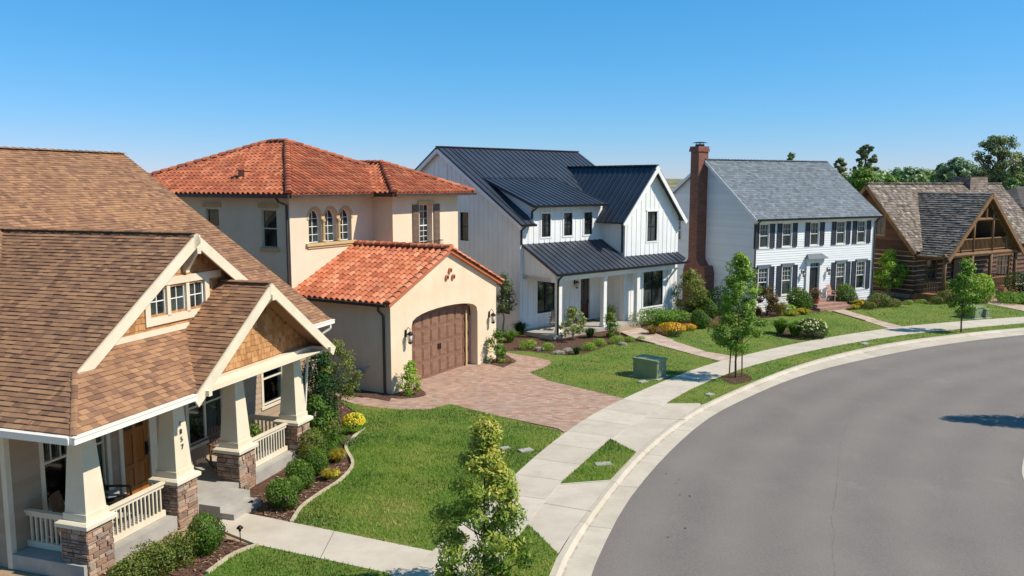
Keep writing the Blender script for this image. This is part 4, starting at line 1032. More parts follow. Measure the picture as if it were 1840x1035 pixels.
gm_ = m.build('gas_meter', MATS['steel'], H2); m = MB(); m.tube([(-.2, 1.75, 0), (-.2, 1.75, .95), (-.2, 1.45, .95), (-.2, 1.45, .9)], .022, 6); m.tube([(-.2, 1.45, .95), (-.25, 1.1, 1.05), (-.05, 1.05, 1.05)], .02, 6); m.build('gas_pipe', MATS['steel'], gm_)
# ================================================================ HOUSE 3 : white farmhouse
H3 = house('farmhouse', 'white board-and-batten farmhouse with black standing-seam metal roofs and a columned front porch', at(1003, 608), 48)
WU, V2, VW = 11.2, 2.4, .6
E3z, MS3 = 6.1, .587
M3 = lambda v: E3z+MS3*(v-2.0)
RV = 9.5
mb = MB(); roof_piece(mb, [(-.9, 2.0, M3(2.0)), (.2, 2.0, M3(2.0)), (.2, RV, M3(RV)), (-.9, RV, M3(RV))], 'seam', e=.42)
roof_piece(mb, [(.2, 2.62, M3(2.62)), (11.4, 2.62, M3(2.62)), (11.4, RV, M3(RV)), (.2, RV, M3(RV))], 'seam', e=.42)
roof_piece(mb, [(-.9, RV, M3(RV)), (11.4, RV, M3(RV)), (11.4, 17., M3(2.0)), (-.9, 17., M3(2.0))], 'seam', e=.42)
mb.beam((-.9, RV, M3(RV)+.03), (11.4, RV, M3(RV)+.03), .3, .05)
mb.build('roof', MATS['seam_metal'], H3)['label'] = 'main standing-seam roof'
wz = lambda u: 9.38-1.09*abs(u-8.5)
mb = MB(); roof_piece(mb, [(5.45, .2, wz(5.45)), (8.5, .2, 9.38), (8.5, 7.65, 9.38), (5.45, 7.65, wz(5.45))], 'seam', e=.42)
roof_piece(mb, [(11.55, .2, wz(11.55)), (8.5, .2, 9.38), (8.5, 7.65, 9.38), (11.55, 7.65, wz(11.55))], 'seam', e=.42)
mb.beam((8.5, .2, 9.41), (8.5, 7.65, 9.41), .26, .05)
mb.build('roof', MATS['seam_metal'], H3)['label'] = 'steep standing-seam roof of the front-facing wing'
mb = MB(); dz = lambda v: 7.12+.345*(v-1.95)
roof_piece(mb, [(0., 1.95, 7.12), (6.05, 1.95, 7.12), (6.05, 6.5, dz(6.5)), (0., 6.5, dz(6.5))], 'seam', e=.42)
mb.build('roof', MATS['seam_metal'], H3)['label'] = 'low shed roof of the three-window dormer'
mb = MB(); pz_ = lambda v: 3.55+.52*(v+.35)
roof_piece(mb, [(-.45, -.35, 3.55), (10.2, -.35, 3.55), (10.2, VW, pz_(VW)), (-.45, VW, pz_(VW))], 'seam', e=.42)
roof_piece(mb, [(-.45, VW, pz_(VW)), (6.1, VW, pz_(VW)), (6.1, V2, pz_(V2)), (-.45, V2, pz_(V2))], 'seam', e=.42)
roof_piece(mb, [(10.2, -.35, 3.55), (11.1, -.1, 3.7), (11.1, VW, pz_(VW)), (10.2, VW, pz_(VW))], 'seam', e=.42)
mb.build('roof', MATS['seam_metal'], H3)['label'] = 'porch roof of black standing-seam metal with window awning'
mb = MB()
h3f = [(.7, 2.1, 1.0, 3.0), (4.15, 5.15, .28, 2.9)]
dw = [(1.02, 1.72, 5.32, 6.62), (2.8, 3.5, 5.32, 6.62), (4.5, 5.2, 5.32, 6.62)]
hs = [(6.85, 7.65, 4.95, 6.62), (3.2, 4.0, 1.0, 2.9)]
hw = [(7.85, 9.75, .85, 3.15), (8.12, 9.05, 4.85, 6.62)]
P = PF(V2)
def padh(hl, q=.11): return [(a-q, b+q, c-q, d+q) for a, b, c, d in hl]
mb.slab(P, [(-.6, 0), (6.1, 0), (6.1, 7.02), (.3, 7.02), (.3, 6.2), (-.6, 6.2)], [rect(*w) for w in h3f+dw], .2)
mb.battens(P, -.6, 6.1, 0, lambda s: 7.02 if s > .3 else 6.1, .42, padh(h3f+dw))
P = PL(-.6)
side = lambda s: min(M3(s), M3(2*RV-s))-.12
mb.slab(P, [(V2+.2, 0), (16.6, 0), (16.6, side(16.6)), (RV, side(RV)), (V2+.2, side(V2+.2))], [rect(*w) for w in hs], .2)
mb.battens(P, V2, 16.6, 0, side, .42, padh(hs))
mb.box(-.4, 11.1, 16.4, 16.6, 0, 6)
P = PF(VW); wt = lambda s: wz(s)-.16
mb.slab(P, [(6.1, 0), (WU, 0), (WU, wt(WU)), (8.5, wt(8.5)), (6.1, wt(6.1))], [rect(*w) for w in hw], .2)
mb.battens(P, 6.1, WU, 0, wt, .42, padh(hw), off=.2)
mb.slab(PL(6.1), rect(VW+.2, V2, 0, 6.7), [], .2); mb.battens(PL(6.1), VW+.1, V2, 0, lambda s: 6.7, .42)
mb.slab(PR(WU), [(VW+.2, 0), (16.4, 0), (16.4, side(16.4)), (RV, side(RV)), (4, side(4)), (VW+.2, 6.3)], [], .2)
P = PL(.28); mb.slab(P, [(2.4, 6.2), (6.3, 8.55), (2.4, 7.0)], [], .1)                         # dormer cheek
mb.build('wall', MATS['board_white'], H3)
mb = MB(); P = PL(-.35)
mb.slab(P, [(-.1, 3.05), (V2, 3.05), (V2, 4.8), (-.1, 3.5)], [], .12); mb.battens(P, 0, V2, 3.2, lambda s: pz_(s)-.14, .42); mb.build('porch_gable_wall', MATS['board_white'], H3)
for i, w in enumerate(h3f[:1]+dw): window(H3, PF(V2), *w, MATS['black_metal'], MATS['glass_dark'], cols=2 if i else 1, rt=2 if i else 1, rb=1, div=2 if i == 0 else 1, trim=.09, tm=MATS['trim_white'], rec=.06, sill=.03)
for w in hs: window(H3, PL(-.6), *w, MATS['black_metal'], MATS['glass_dark'] if w[0] > 5 else MATS['glass_green'], cols=1, trim=.09, tm=MATS['trim_white'], rec=.06, sill=.03)
window(H3, PF(VW), *hw[0], MATS['black_metal'], MATS['glass_curtain'], div=2, cols=1, trim=.1, tm=MATS['trim_white'], rec=.06, sill=.04)
window(H3, PF(VW), *hw[1], MATS['black_metal'], MATS['glass_curtain'], cols=2, trim=.09, tm=MATS['trim_white'], rec=.06, sill=.03)
d = h3f[1]; P = PF(V2); mb = MB(); mb.pb(P, d[0]+.1, d[1]-.1, -.12, -.08, d[2], d[3]-.08)
for a in (d[0]+.1, d[0]+.5-.05, d[1]-.2): mb.pb(P, a, a+.1, -.08, -.065, d[2], d[3]-.08)
fd = mb.build('front_door', MATS['door_dark_wood'], H3); child_box(fd, 'door_lite', 'glass_dark', (d[0]+.22, d[0]+.43, -.079, -.07, 1.1, 2.65), (d[0]+.57, d[1]-.22, -.079, -.07, 1.1, 2.65), P=P)
child_box(fd, 'door_handle', 'black_metal', (d[1]-.18, d[1]-.14, -.065, -.02, 1.2, 1.45), P=P)
child_box(H3, 'door_frame', 'trim_white', (d[0]-.1, d[0]+.1, -.1, .04, d[2], d[3]), (d[1]-.1, d[1]+.1, -.1, .04, d[2], d[3]), (d[0]-.14, d[1]+.14, -.1, .045, d[3], d[3]+.14), P=P)
child_box(H3, 'gable_vent', 'trim_white', (8.85, 9.3, 0, .05, 8.5, 9.35), P=PL(-.6))
mb = MB(); mb.box(-.6, 6.1, -.12, V2, -.05, .2); mb.box(6.1, 7.0, -.12, VW, -.05, .199); mb.build('porch_floor', MATS['concrete_pad'], H3)
for u in (0, 3.62, 6.55): 
    m = MB(); m.box(u, u+.26, -.02, .24, .2, 3.1); m.box(u-.03, u+.29, -.05, .27, .2, .38); m.box(u-.03, u+.29, -.05, .27, 2.98, 3.1); m.build('porch_post', MATS['trim_white'], H3)
mb = MB(); mb.box(-.2, 10.1, -.06, .2, 3.1, 3.38); mb.box(-.35, -.05, .2, V2, 3.06, 3.3); mb.box(9.9, 10.1, .2, VW, 3.2, 3.4); mb.build('porch_beam', MATS['trim_white'], H3)
mb = MB(); mb.box(-.4, 6.1, -.3, V2, 3.385, 3.42); mb.build('porch_ceiling', MATS['trim_white'], H3)
mb = MB(); mb.beam((10.2, VW, 2.3), (10.2, -.1, 3.15), .09, .09); mb.beam((10.2, VW-.04, 2.2), (10.2, VW-.04, 3.2), .09, .08); mb.build('awning_bracket', MATS['trim_white'], H3)
mb = MB(); barge(mb, 5.4, wz(5.4), 8.5, 9.38, .165, .24, .16); barge(mb, 11.6, wz(11.6), 8.5, 9.38, .168, .24, .16); mb.build('barge_board', MATS['trim_white'], H3)
mb = MB(); mb.beam((-.88, 2.0, M3(2.0)-.22), (-.88, RV, M3(RV)-.22), .05, .22); mb.beam((-.88, RV, M3(RV)-.22), (-.88, 17, M3(2.0)-.22), .05, .22); mb.build('barge_board', MATS['trim_white'], H3)
gutter(H3, (-.9, 1.95, M3(2.0)-.08), (.2, 1.95, M3(2.0)-.08), 'black_metal', .12, .1); gutter(H3, (0, 1.9, 7.04), (6.05, 1.9, 7.04), 'black_metal', .12, .1); gutter(H3, (-.45, -.41, 3.47), (11.0, -.41, 3.47), 'black_metal', .12, .1)
downspout(H3, [(-.55, 1.95, 6.0), (-.55, V2-.05, 5.75), (-.55, V2-.05, 4.95)], 'black_metal'); downspout(H3, [(.25, 1.92, 7.0), (.25, V2-.05, 6.75), (.25, V2-.05, 6.35)], 'black_metal')
downspout(H3, [(5.5, .35, wz(5.45)-.05), (6.02, .75, 5.75), (6.02, .75, 4.25)], 'black_metal'); downspout(H3, [(-.1, -.42, 3.45), (-.1, -.12, 3.2), (-.1, -.07, 3.0), (-.1, -.07, .1)], 'black_metal')
lantern(H3, PF(V2), 3.75, 2.45, 'black_metal', 1.0)
# ================================================================ HOUSE 4 : colonial
H4 = house('colonial_house', 'white clapboard colonial house with dark shutters, grey slate roof and tall red brick chimney', at(1352, 550, .45), 60)
U4 = 11.7; RS, RR = .786, .64; RV4, RZ = 4.5, 9.92
f4 = lambda v: RZ-RS*(RV4-v) if v < RV4 else RZ-RR*(v-RV4)
mb = MB(); roof_piece(mb, [(-.28, -.42, f4(-.42)), (U4+.28, -.42, f4(-.42)), (U4+.28, RV4, RZ), (-.28, RV4, RZ)], 'shake', e=.2, wmin=.22, wmax=.34, step=.012, jit=.004, seed=21)
roof_piece(mb, [(-.28, RV4, RZ), (U4+.28, RV4, RZ), (U4+.28, 9.0, f4(9.0)), (-.28, 9.0, f4(9.0))], 'shake', e=.2, wmin=.22, wmax=.34, step=.012, seed=22)
ridge_caps(mb, (-.28, RV4, RZ+.02), (U4+.28, RV4, RZ+.02), .13, .3, flat=.4); mb.build('roof', MATS['slate'], H4)
up4 = [(.42, 1.22, 4.2, 5.72), (2.5, 3.32, 4.2, 5.72), (5.15, 5.95, 4.2, 5.72), (7.75, 8.6, 4.2, 5.72), (9.9, 10.75, 4.2, 5.72)]
lo4 = [(.42, 1.3, 1.0, 2.88), (2.6, 3.48, 1.0, 2.88), (7.9, 8.78, .95, 2.85), (10.0, 10.9, .95, 2.85)]
d4 = (5.12, 6.1, .62, 3.0)
mb = MB(); P = PF(0); mb.slab(P, rect(0, U4, -.05, 5.95), [rect(*w) for w in up4+lo4+[d4]], .2)
mb.courses(P, lambda z: (0, U4), .3, 5.9, .155, padh(up4+lo4, .06)+[(4.75, 6.45, 0, 3.4)], 'lap', .024)
P = PL(0); sd4 = lambda z: (0 if z < f4(0)-.1 else RV4-(RZ-.12-z)/RS, 8.6 if z < f4(8.6)-.1 else RV4+(RZ-.12-z)/RR)
mb.slab(P, [(.2, -.05), (8.6, -.05), (8.6, f4(8.6)-.14), (RV4, RZ-.16), (.2, f4(.2)-.14)], [rect(7.0, 7.7, 4.3, 5.7)], .2)
mb.courses(P, sd4, .3, 9.6, .155, [(6.9, 7.8, 4.2, 5.8)], 'lap', .024)
mb.slab(PR(U4), [(.2, -.05), (8.6, -.05), (8.6, f4(8.6)-.14), (RV4, RZ-.16), (.2, f4(.2)-.14)], [], .2); mb.box(.2, U4-.2, 8.4, 8.6, 0, 6)
mb.build('wall', MATS['lap_white'], H4)
mb = MB(); mb.box(-.04, .12, -.045, .1, 0, 5.95); mb.box(U4-.12, U4+.04, -.045, .1, 0, 5.95); mb.box(-.1, U4+.1, -.1, -.025, 5.74, 5.96); mb.box(-.2, U4+.2, -.38, .0, 5.9, 5.97); mb.build('corner_trim', MATS['trim_white'], H4)
P = PF(0)
for i, w in enumerate(up4+lo4):
    gl = 'glass_green' if i < 5 else 'glass_curtain'
    window(H4, P, *w, MATS['trim_white'], MATS[gl], cols=3, rt=3 if i > 4 else 2, rb=0, trim=.07, tm=MATS['trim_white'], rec=.06, sill=.05, head=.12 if i > 4 else 0, mm=MATS['slate'], mw=.016)
    for a, b in ((w[0]-.52, w[0]-.09), (w[1]+.09, w[1]+.52)):
        m = MB(); z0, z1 = w[2]-.05, w[3]+.08; zm = (z0+z1)/2
        m.pb(P, a, b, 0, .045, z0, z1)
        for q0, q1 in ((a, a+.06), (b-.06, b)): m.pb(P, q0, q1, .045, .07, z0, z1)
        for c0, c1 in ((z0, z0+.08), (zm-.04, zm+.04), (z1-.08, z1)): m.pb(P, a+.06, b-.06, .045, .068, c0, c1)
        z = z0+.1
        while z < z1-.1: m.pb(P, a+.06, b-.06, .045, .056, z, z+.03); z += .065
        m.build('shutter', MATS['shutter_dark'], H4)
window(H4, PL(0), 7.0, 7.7, 4.3, 5.7, MATS['trim_white'], MATS['glass_dark'], cols=2, rt=2, trim=.07, tm=MATS['trim_white'], rec=.06)
mb = MB(); mb.pb(P, d4[0]+.02, d4[1]-.02, -.12, -.07, .62, 2.68)
for a, b, c, e_ in ((.12, .42, .8, 1.35), (.56, .86, .8, 1.35), (.12, .42, 1.5, 2.5), (.56, .86, 1.5, 2.5)): mb.pb(P, d4[0]+a, d4[0]+b, -.07, -.055, c, e_)
fd = mb.build('front_door', MATS['door_black'], H4); child_box(fd, 'transom', 'glass_dark', (d4[0]+.02, d4[1]-.02, -.1, -.07, 2.74, 3.0), P=P); child_box(fd, 'door_handle', 'steel', (d4[0]+.08, d4[0]+.12, -.06, -.01, 1.45, 1.6), P=P)
mb = MB(); mb.pb(P, d4[0]-.32, d4[0], -.05, .12, .55, 3.05); mb.pb(P, d4[1], d4[1]+.32, -.05, .12, .55, 3.05); mb.pb(P, d4[0]-.36, d4[1]+.36, -.02, .16, 3.0, 3.3); mb.pb(P, d4[0], d4[1], -.1, .0, 2.68, 2.74)
for k in range(1, 4): mb.pb(P, d4[0]+k*.245-.012, d4[0]+k*.245+.012, -.069, -.05, 2.74, 3.0)
mb.build('door_surround', MATS['trim_white'], H4)
mb = MB(); a, b = d4[0]-.5, d4[1]+.5                                                     # little hipped hood
mb.add([(a, -.42, 3.3), (b, -.42, 3.3), (b, 0, 3.3), (a, 0, 3.3), (a+.28, -.05, 3.62), (b-.28, -.05, 3.62), (b-.28, 0, 3.62), (a+.28, 0, 3.62)], [(0, 3, 2, 1), (4, 5, 6, 7), (0, 1, 5, 4), (1, 2, 6, 5), (2, 3, 7, 6), (3, 0, 4, 7)]); mb.build('door_hood', MATS['slate'], H4)
for s in (4.45, 6.95): lantern(H4, P, s, 2.35, 'black_metal', 1.0)
mb = MB(); mb.box(4.6, 7.6, -1.3, -.03, -.02, .36); mb.box(4.4, 7.7, -1.7, -1.3, -.02, .18); mb.box(4.7, 6.6, -.6, -.03, .36, .56); mb.build('front_step', MATS['brick_red'], H4)
mb = MB(); cv0, cv1 = 4.45, 5.25
mb.box(-.85, -.0, 3.55, 5.75, 0, 2.3); mb.frus(-.425, 4.65, 2.3, 2.75, .85, .85, 2.2, 1.9); mb.frus(-.425, 4.85, 2.75, 3.2, .85, .85, 1.5, .8)
mb.box(-.85, -.001, cv0, cv1, 3.2, 10.45); mb.box(-.96, .06, cv0-.06, cv1+.06, 10.45, 10.62); mb.box(-.93, .03, cv0-.03, cv1+.03, 10.62, 10.8)
ch = mb.build('chimney', MATS['chimney_brick'], H4)
m = MB(); m.box(-.65, -.2, 4.65, 5.05, 10.8, 10.95); m.frus(-.43, 4.85, 11.03, 11.1, .8, .4, .8, .4); [m.tube([(x, y, 10.95), (x, y, 11.04)], .02, 4) for x in (-.6, -.25) for y in (4.7, 5.)]; m.build('chimney_cap', MATS['black_metal'], ch)
gutter(H4, (-.28, -.47, 5.98), (U4+.28, -.47, 5.98), 'black_metal', .12, .1)
downspout(H4, [(.0, -.45, 5.95), (.0, -.08, 5.6), (.0, -.08, .1)]); downspout(H4, [(U4, -.45, 5.95), (U4, -.08, 5.6), (U4, -.08, .1)])
mb = MB(); mb.beam((-.29, -.42, f4(-.42)-.13), (-.29, RV4, RZ-.13), .05, .2); mb.beam((-.29, RV4, RZ-.13), (-.29, 9., f4(9.)-.13), .05, .2); mb.build('barge_board', MATS['trim_white'], H4)
# ================================================================ HOUSE 5 : log house
H5 = house('log_house', 'brown log house with weathered shake roof and a gabled timber porch with balcony', (29.19, 60.34), 57)
U5, RV5, RZ5 = 18.2, 3.8, 8.3; S5 = (8.3-3.45)/(RV5+.35)
f5 = lambda v: RZ5-S5*abs(RV5-v)
mb = MB(); roof_piece(mb, [(-.55, -.35, f5(-.35)), (U5+.5, -.35, f5(-.35)), (U5+.5, RV5, RZ5), (-.55, RV5, RZ5)], 'shake', e=.24, wmin=.14, wmax=.4, step=.03, jit=.03, seed=31)
roof_piece(mb, [(-.55, RV5, RZ5), (U5+.5, RV5, RZ5), (U5+.5, 7.95, f5(7.95)), (-.55, 7.95, f5(7.95))], 'shake', e=.24, wmin=.14, wmax=.4, step=.03, jit=.03, seed=32)
ridge_caps(mb, (-.55, RV5, RZ5+.03), (U5+.5, RV5, RZ5+.03), .16, .4, flat=.5)
mb.build('roof', MATS['cedar_roof'], H5)['label'] = 'steep main roof of mottled brown shakes'
PC = 5.25; SP = .865; pzf = lambda u: 7.62-SP*abs(u-PC)
mb = MB(); roof_piece(mb, [(.05, -2.5, pzf(.05)), (PC, -2.5, 7.62), (PC, 3.2, 7.62), (.05, 3.2, pzf(.05))], 'shake', e=.24, wmin=.14, wmax=.4, step=.055, jit=.008, seed=33)
roof_piece(mb, [(10.45, -2.5, pzf(10.45)), (PC, -2.5, 7.62), (PC, 3.2, 7.62), (10.45, 3.2, pzf(10.45))], 'shake', e=.24, wmin=.14, wmax=.4, step=.055, jit=.008, seed=34)
mb.build('roof', MATS['cedar_roof_grey'], H5)['label'] = 'greyer shake roof of the porch gable, laid in even rows'
w5 = [(1.6, 2.9, 1.25, 2.7), (11.4, 13.4, .9, 2.55)]; s5 = [(2.5, 3.2, 4.5, 5.8)]
mb = MB(); P = PF(0); mb.slab(P, rect(0, U5, 0, 3.6), [rect(*w) for w in w5], .2)
P = PL(0); mb.slab(P, [(.2, 0), (7.6, 0), (7.6, 3.8), (RV5, RZ5-.2), (.2, 3.8)], [rect(*w) for w in s5], .2)
mb.slab(PR(U5), [(.2, 0), (7.6, 0), (7.6, 3.8), (RV5, RZ5-.2), (.2, 3.8)], [], .2); mb.box(.2, U5-.2, 7.4, 7.6, 0, 3.6)
mb.slab(PF(.02), [(1.0, 3.4), (9.5, 3.4), (PC, 7.4)], [], .1)
mb.build('wall', MATS['chinking'], H5)
mb = MB(); mb.courses(PF(0), lambda z: (-.2, U5+.2), .25, 3.4, .35, [(a-.12, b+.12, c-.1, d+.1) for a, b, c, d in w5], 'log', .13)
mb.courses(PL(0), lambda z: (-.2, 7.8) if z < 3.5 else (0, 7.6), .25, 3.4, .35, [], 'log', .13)
lg = lambda z: (RV5-(RZ5-.2-z)/S5, RV5+(RZ5-.2-z)/S5) if z > 3.8 else (0, 7.6)
mb.courses(PL(0), lg, 3.4, 8.0, .19, [(2.38, 3.32, 4.4, 5.9)], 'lap', .05); mb.courses(PF(0), lambda z: (PC-(7.3-z)/SP, PC+(7.3-z)/SP), 3.4, 7.2, .22, [(3.8, 6.8, 3.4, 5.9)], 'lap', .04)
mb.courses(PR(U5), lambda z: (-.2, 7.8), .25, 3.4, .35, [], 'log', .13)
mb.build('log_wall', MATS['log'], H5)
for w, PP in ((w5[0], PF(0)), (w5[1], PF(0)), (s5[0], PL(0))): window(H5, PP, *w, MATS['log_post'], MATS['glass_curtain'], cols=2, rt=2, div=2 if w[1]-w[0] > 1.5 else 1, trim=.12, tm=MATS['log_post'], rec=.04)
child_box(H5, 'balcony_door', 'glass_dark', (4.0, 6.6, .05, .1, 3.7, 5.8), P=PF(0)); child_box(H5, 'front_door', 'door_dark_wood', (4.9, 5.9, .14, .2, .45, 2.6), P=PF(0))
mb = MB(); mb.box(-.1, 10.6, -2.3, -.02, 0, .42); mb.build('porch_floor', MATS['log_post'], H5)
for u in (.1, 3.62, 6.2, 9.8):
    zt = min(pzf(u)-.15, 3.1); m = MB(); m.tube([(u+.1, -2.15, .42), (u+.1, -2.15, 1.8), (u+.1, -2.15, 3.1)], [.15, .135, .14], 8); m.build('porch_post', MATS['log_post'], H5, smooth=True)
for u in (3.72, 6.3): m = MB(); m.tube([(u, -2.15, 3.35), (u, -2.15, pzf(u)-.2)], .12, 8); m.build('balcony_post', MATS['log_post'], H5, smooth=True)
for u in (2.1, 8.3): m = MB(); m.tube([(u, -2.15, 3.35), (u, -2.15, min(pzf(u)-.15, 4.5))], .10, 8); m.build('balcony_post', MATS['log_post'], H5, smooth=True)
mb = MB(); mb.tube([(.0, -2.15, 3.22), (10.5, -2.15, 3.22)], .16, 8); mb.tube([(.15, -2.15, 3.1), (.15, 0, 3.1)], .13, 8); mb.tube([(10.3, -2.15, 3.1), (10.3, 0, 3.1)], .13, 8); mb.tube([(3.3, -2.15, 5.72), (7.2, -2.15, 5.72)], .11, 8); mb.tube([(PC, -2.15, 5.75), (PC, -2.15, 7.3)], .11, 8)
mb.build('porch_beam', MATS['log_post'], H5, smooth=False)
mb = MB(); mb.box(.4, 10.1, -2.1, -.05, 3.3, 3.42); mb.build('balcony_floor', MATS['log_post'], H5)
mb = MB()
for s in (-1, 1): mb.beam((PC+s*5.25, -2.53, pzf(PC+5.25)-.17), (PC, -2.53, 7.62-.15), .09, .3); mb.beam((PC+s*4.9, -2.15, pzf(PC+4.9)-.3), (PC, -2.15, 7.62-.32), .16, .22)
mb.beam((-.58, -.35, f5(-.35)-.2), (-.58, RV5, RZ5-.2), .08, .26); mb.beam((-.58, RV5, RZ5-.2), (-.58, 7.95, f5(7.95)-.2), .08, .26); mb.build('barge_board', MATS['log_post'], H5)
def lograil(p0, p1, z0, z1, name='railing'):
    a, b = Vector(p0+(0,)), Vector(p1+(0,)); L = (b-a).length; m = MB()
    m.tube([a+Vector((0, 0, z1)), b+Vector((0, 0, z1))], .055, 6); m.tube([a+Vector((0, 0, z0)), b+Vector((0, 0, z0))], .045, 6); o = m.build(name, MATS['log_post'], H5)
    n = int(L/.17); q = MB()
    for i in range(1, n): p = a+(b-a)*i/n; q.tube([p+Vector((0, 0, z0)), p+Vector((0, 0, z1))], .032, 5, cap=False)
    q.build('balusters', MATS['log_post'], o)
lograil((.2, -2.15), (3.62, -2.15), .58, 1.28); lograil((6.4, -2.15), (9.8, -2.15), .58, 1.28); lograil((.12, -2.1), (.12, -.1), .58, 1.28); lograil((9.9, -2.1), (9.9, -.1), .58, 1.28)
lograil((1.2, -2.15), (3.65, -2.15), 3.5, 4.3); lograil((3.75, -2.15), (6.25, -2.15), 3.5, 4.3); lograil((6.35, -2.15), (9.3, -2.15), 3.5, 4.3)
mb = MB(); mb.box(4.2, 6.0, -2.7, -2.3, 0, .3); mb.box(4.1, 6.1, -3.1, -2.7, 0, .15); mb.build('front_step', MATS['brick_red'], H5)
mb = MB(); mb.box(12.9, 15.6, 3.3, 4.9, 6.4, 8.85); mb.box(12.8, 15.7, 3.2, 5.0, 8.7, 8.84) if False else None; mb.build('chimney', MATS['chimney_stone'], H5)
mb = MB(); mb.box(-.05, .3, -.05, U5*0+.3, 0, .4); mb.box(-.15, 0, .1, 7.6, -.02, .3); mb.build('foundation', MATS['rock'], H5)
# ---------------------------------------------------------------- distant neighbour at the right edge
HF = thing('bungalow', 'beige bungalow with a low dark hipped roof half hidden behind the right-hand trees', 'house', (57.5, 88), math.radians(20))
mb = MB(); mb.box(-5.5, 9, 0, 8, 0, 5.9); mb.build('wall', MATS['far_wall'], HF)
mb = MB(); c_ = [(-6.1, -.6, 5.9), (9.6, -.6, 5.9), (9.6, 8.6, 5.9), (-6.1, 8.6, 5.9)]; a_, b_ = (-1.6, 4, 8.), (5, 4, 8.)
for pl in ([c_[0], c_[1], b_, a_], [c_[0], a_, c_[3]], [c_[1], c_[2], b_], [c_[2], c_[3], a_, b_]): roof_piece(mb, pl, 'shingle', e=.3, wmin=.4, wmax=.7, step=.02)
mb.build('roof', MATS['far_roof'], HF)
# ================================================================ plants
def leafquad(m, p, nrm, up, l, w, r):
    a = nrm.cross(up)
    if a.length < .1: a = nrm.cross(Vector((1, 0, 0)))
    a.normalize(); b = a.cross(nrm)
    m.add([p-b*l*.5, p+a*w*.5, p+b*l*.5, p-a*w*.5], [(0, 1, 2, 3)], r)
def rv(rr):
    while True:
        v = Vector((rr.uniform(-1, 1), rr.uniform(-1, 1), rr.uniform(-1, 1)))
        if .05 < v.length < 1: return v.normalized()
def plant(name, label, cat, xy, H, base, env, nclump, csize, nleaf, ll, lw, mt, trunk=.05, bark='bark', seed=1, stems=1, group=None, lean=(0, 0), shell=.55, bright=.0, crown_name='crown', limb=True, trunkname='trunk', droop=0., squash=.8):
    """trunk(s) + limbs to clump centres + individual leaf faces; env(t) = radius at height fraction t of the crown"""
    rr = random.Random(seed); root = thing(name, label, cat, xy, 0, group)
    ch = H-base; cl = []
    for i in range(nclump):
        t = (i+rr.random())/nclump; r = env(t)*math.sqrt(rr.uniform(shell**2, 1)) if rr.random() < .8 else env(t)*rr.random()*.6
        a = rr.uniform(0, 6.283); cl.append((Vector((r*math.cos(a)+lean[0]*t, r*math.sin(a)+lean[1]*t, base+ch*t)), t, rr.uniform(.7, 1.25), rr.uniform(-.16, .16)))
    if trunk:
        m = MB()
        for s in range(stems):
            a = s*6.283/max(1, stems)+rr.random(); o = Vector((math.cos(a), math.sin(a), 0))*(trunk*1.2 if stems > 1 else 0)
            pts = []; n = 6; top = base+ch*(.8 if stems == 1 else .45)
            for k in range(n+1):
                f = k/n; pts.append(o*(1+f*3*(stems > 1))+Vector((lean[0]*f*.6+rr.gauss(0, trunk*.35*(k > 0)), lean[1]*f*.6+rr.gauss(0, trunk*.35*(k > 0)), top*f-.03*(k == 0))))
            m.tube(pts, [trunk*(1-.78*k/n) for k in range(n+1)], 7, cap=False)
        if limb:
            for c, t, s_, _ in cl[::max(1, nclump//26)]:
                z0 = max(base*.8, c.z-env(t)*rr.uniform(.5, .9)); f = min(1, z0/(base+ch*.8)); p0 = Vector((lean[0]*f*.6, lean[1]*f*.6, z0)); mid = (p0+c)/2+Vector((0, 0, .06*ch*.3))
                rd = trunk*(1-.7*f)*.45; m.tube([p0, mid, c], [rd, rd*.7, rd*.3], 5, cap=False)
        m.build(trunkname, MATS[bark], root, smooth=True, uv=False, recalc=False)
    m = MB(); ctr = Vector((0, 0, base+ch*.45))
    for i in range(nleaf):
        c, t, s_, tone = cl[rr.randrange(nclump)]; q = rv(rr)*csize*s_*rr.random()**.45; q.z *= squash; p = c+q
        n = (q.normalized()*.8+(p-ctr).normalized()*.5+rv(rr)*.9+Vector((0, 0, .35))).normalized()
        u = (rv(rr)+Vector((0, 0, -droop))).normalized()
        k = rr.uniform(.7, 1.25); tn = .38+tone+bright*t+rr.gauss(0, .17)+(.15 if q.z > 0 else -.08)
        leafquad(m, p, n, u, ll*k, lw*k, min(1, max(0, tn)))
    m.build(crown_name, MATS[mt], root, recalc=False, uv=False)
    return root
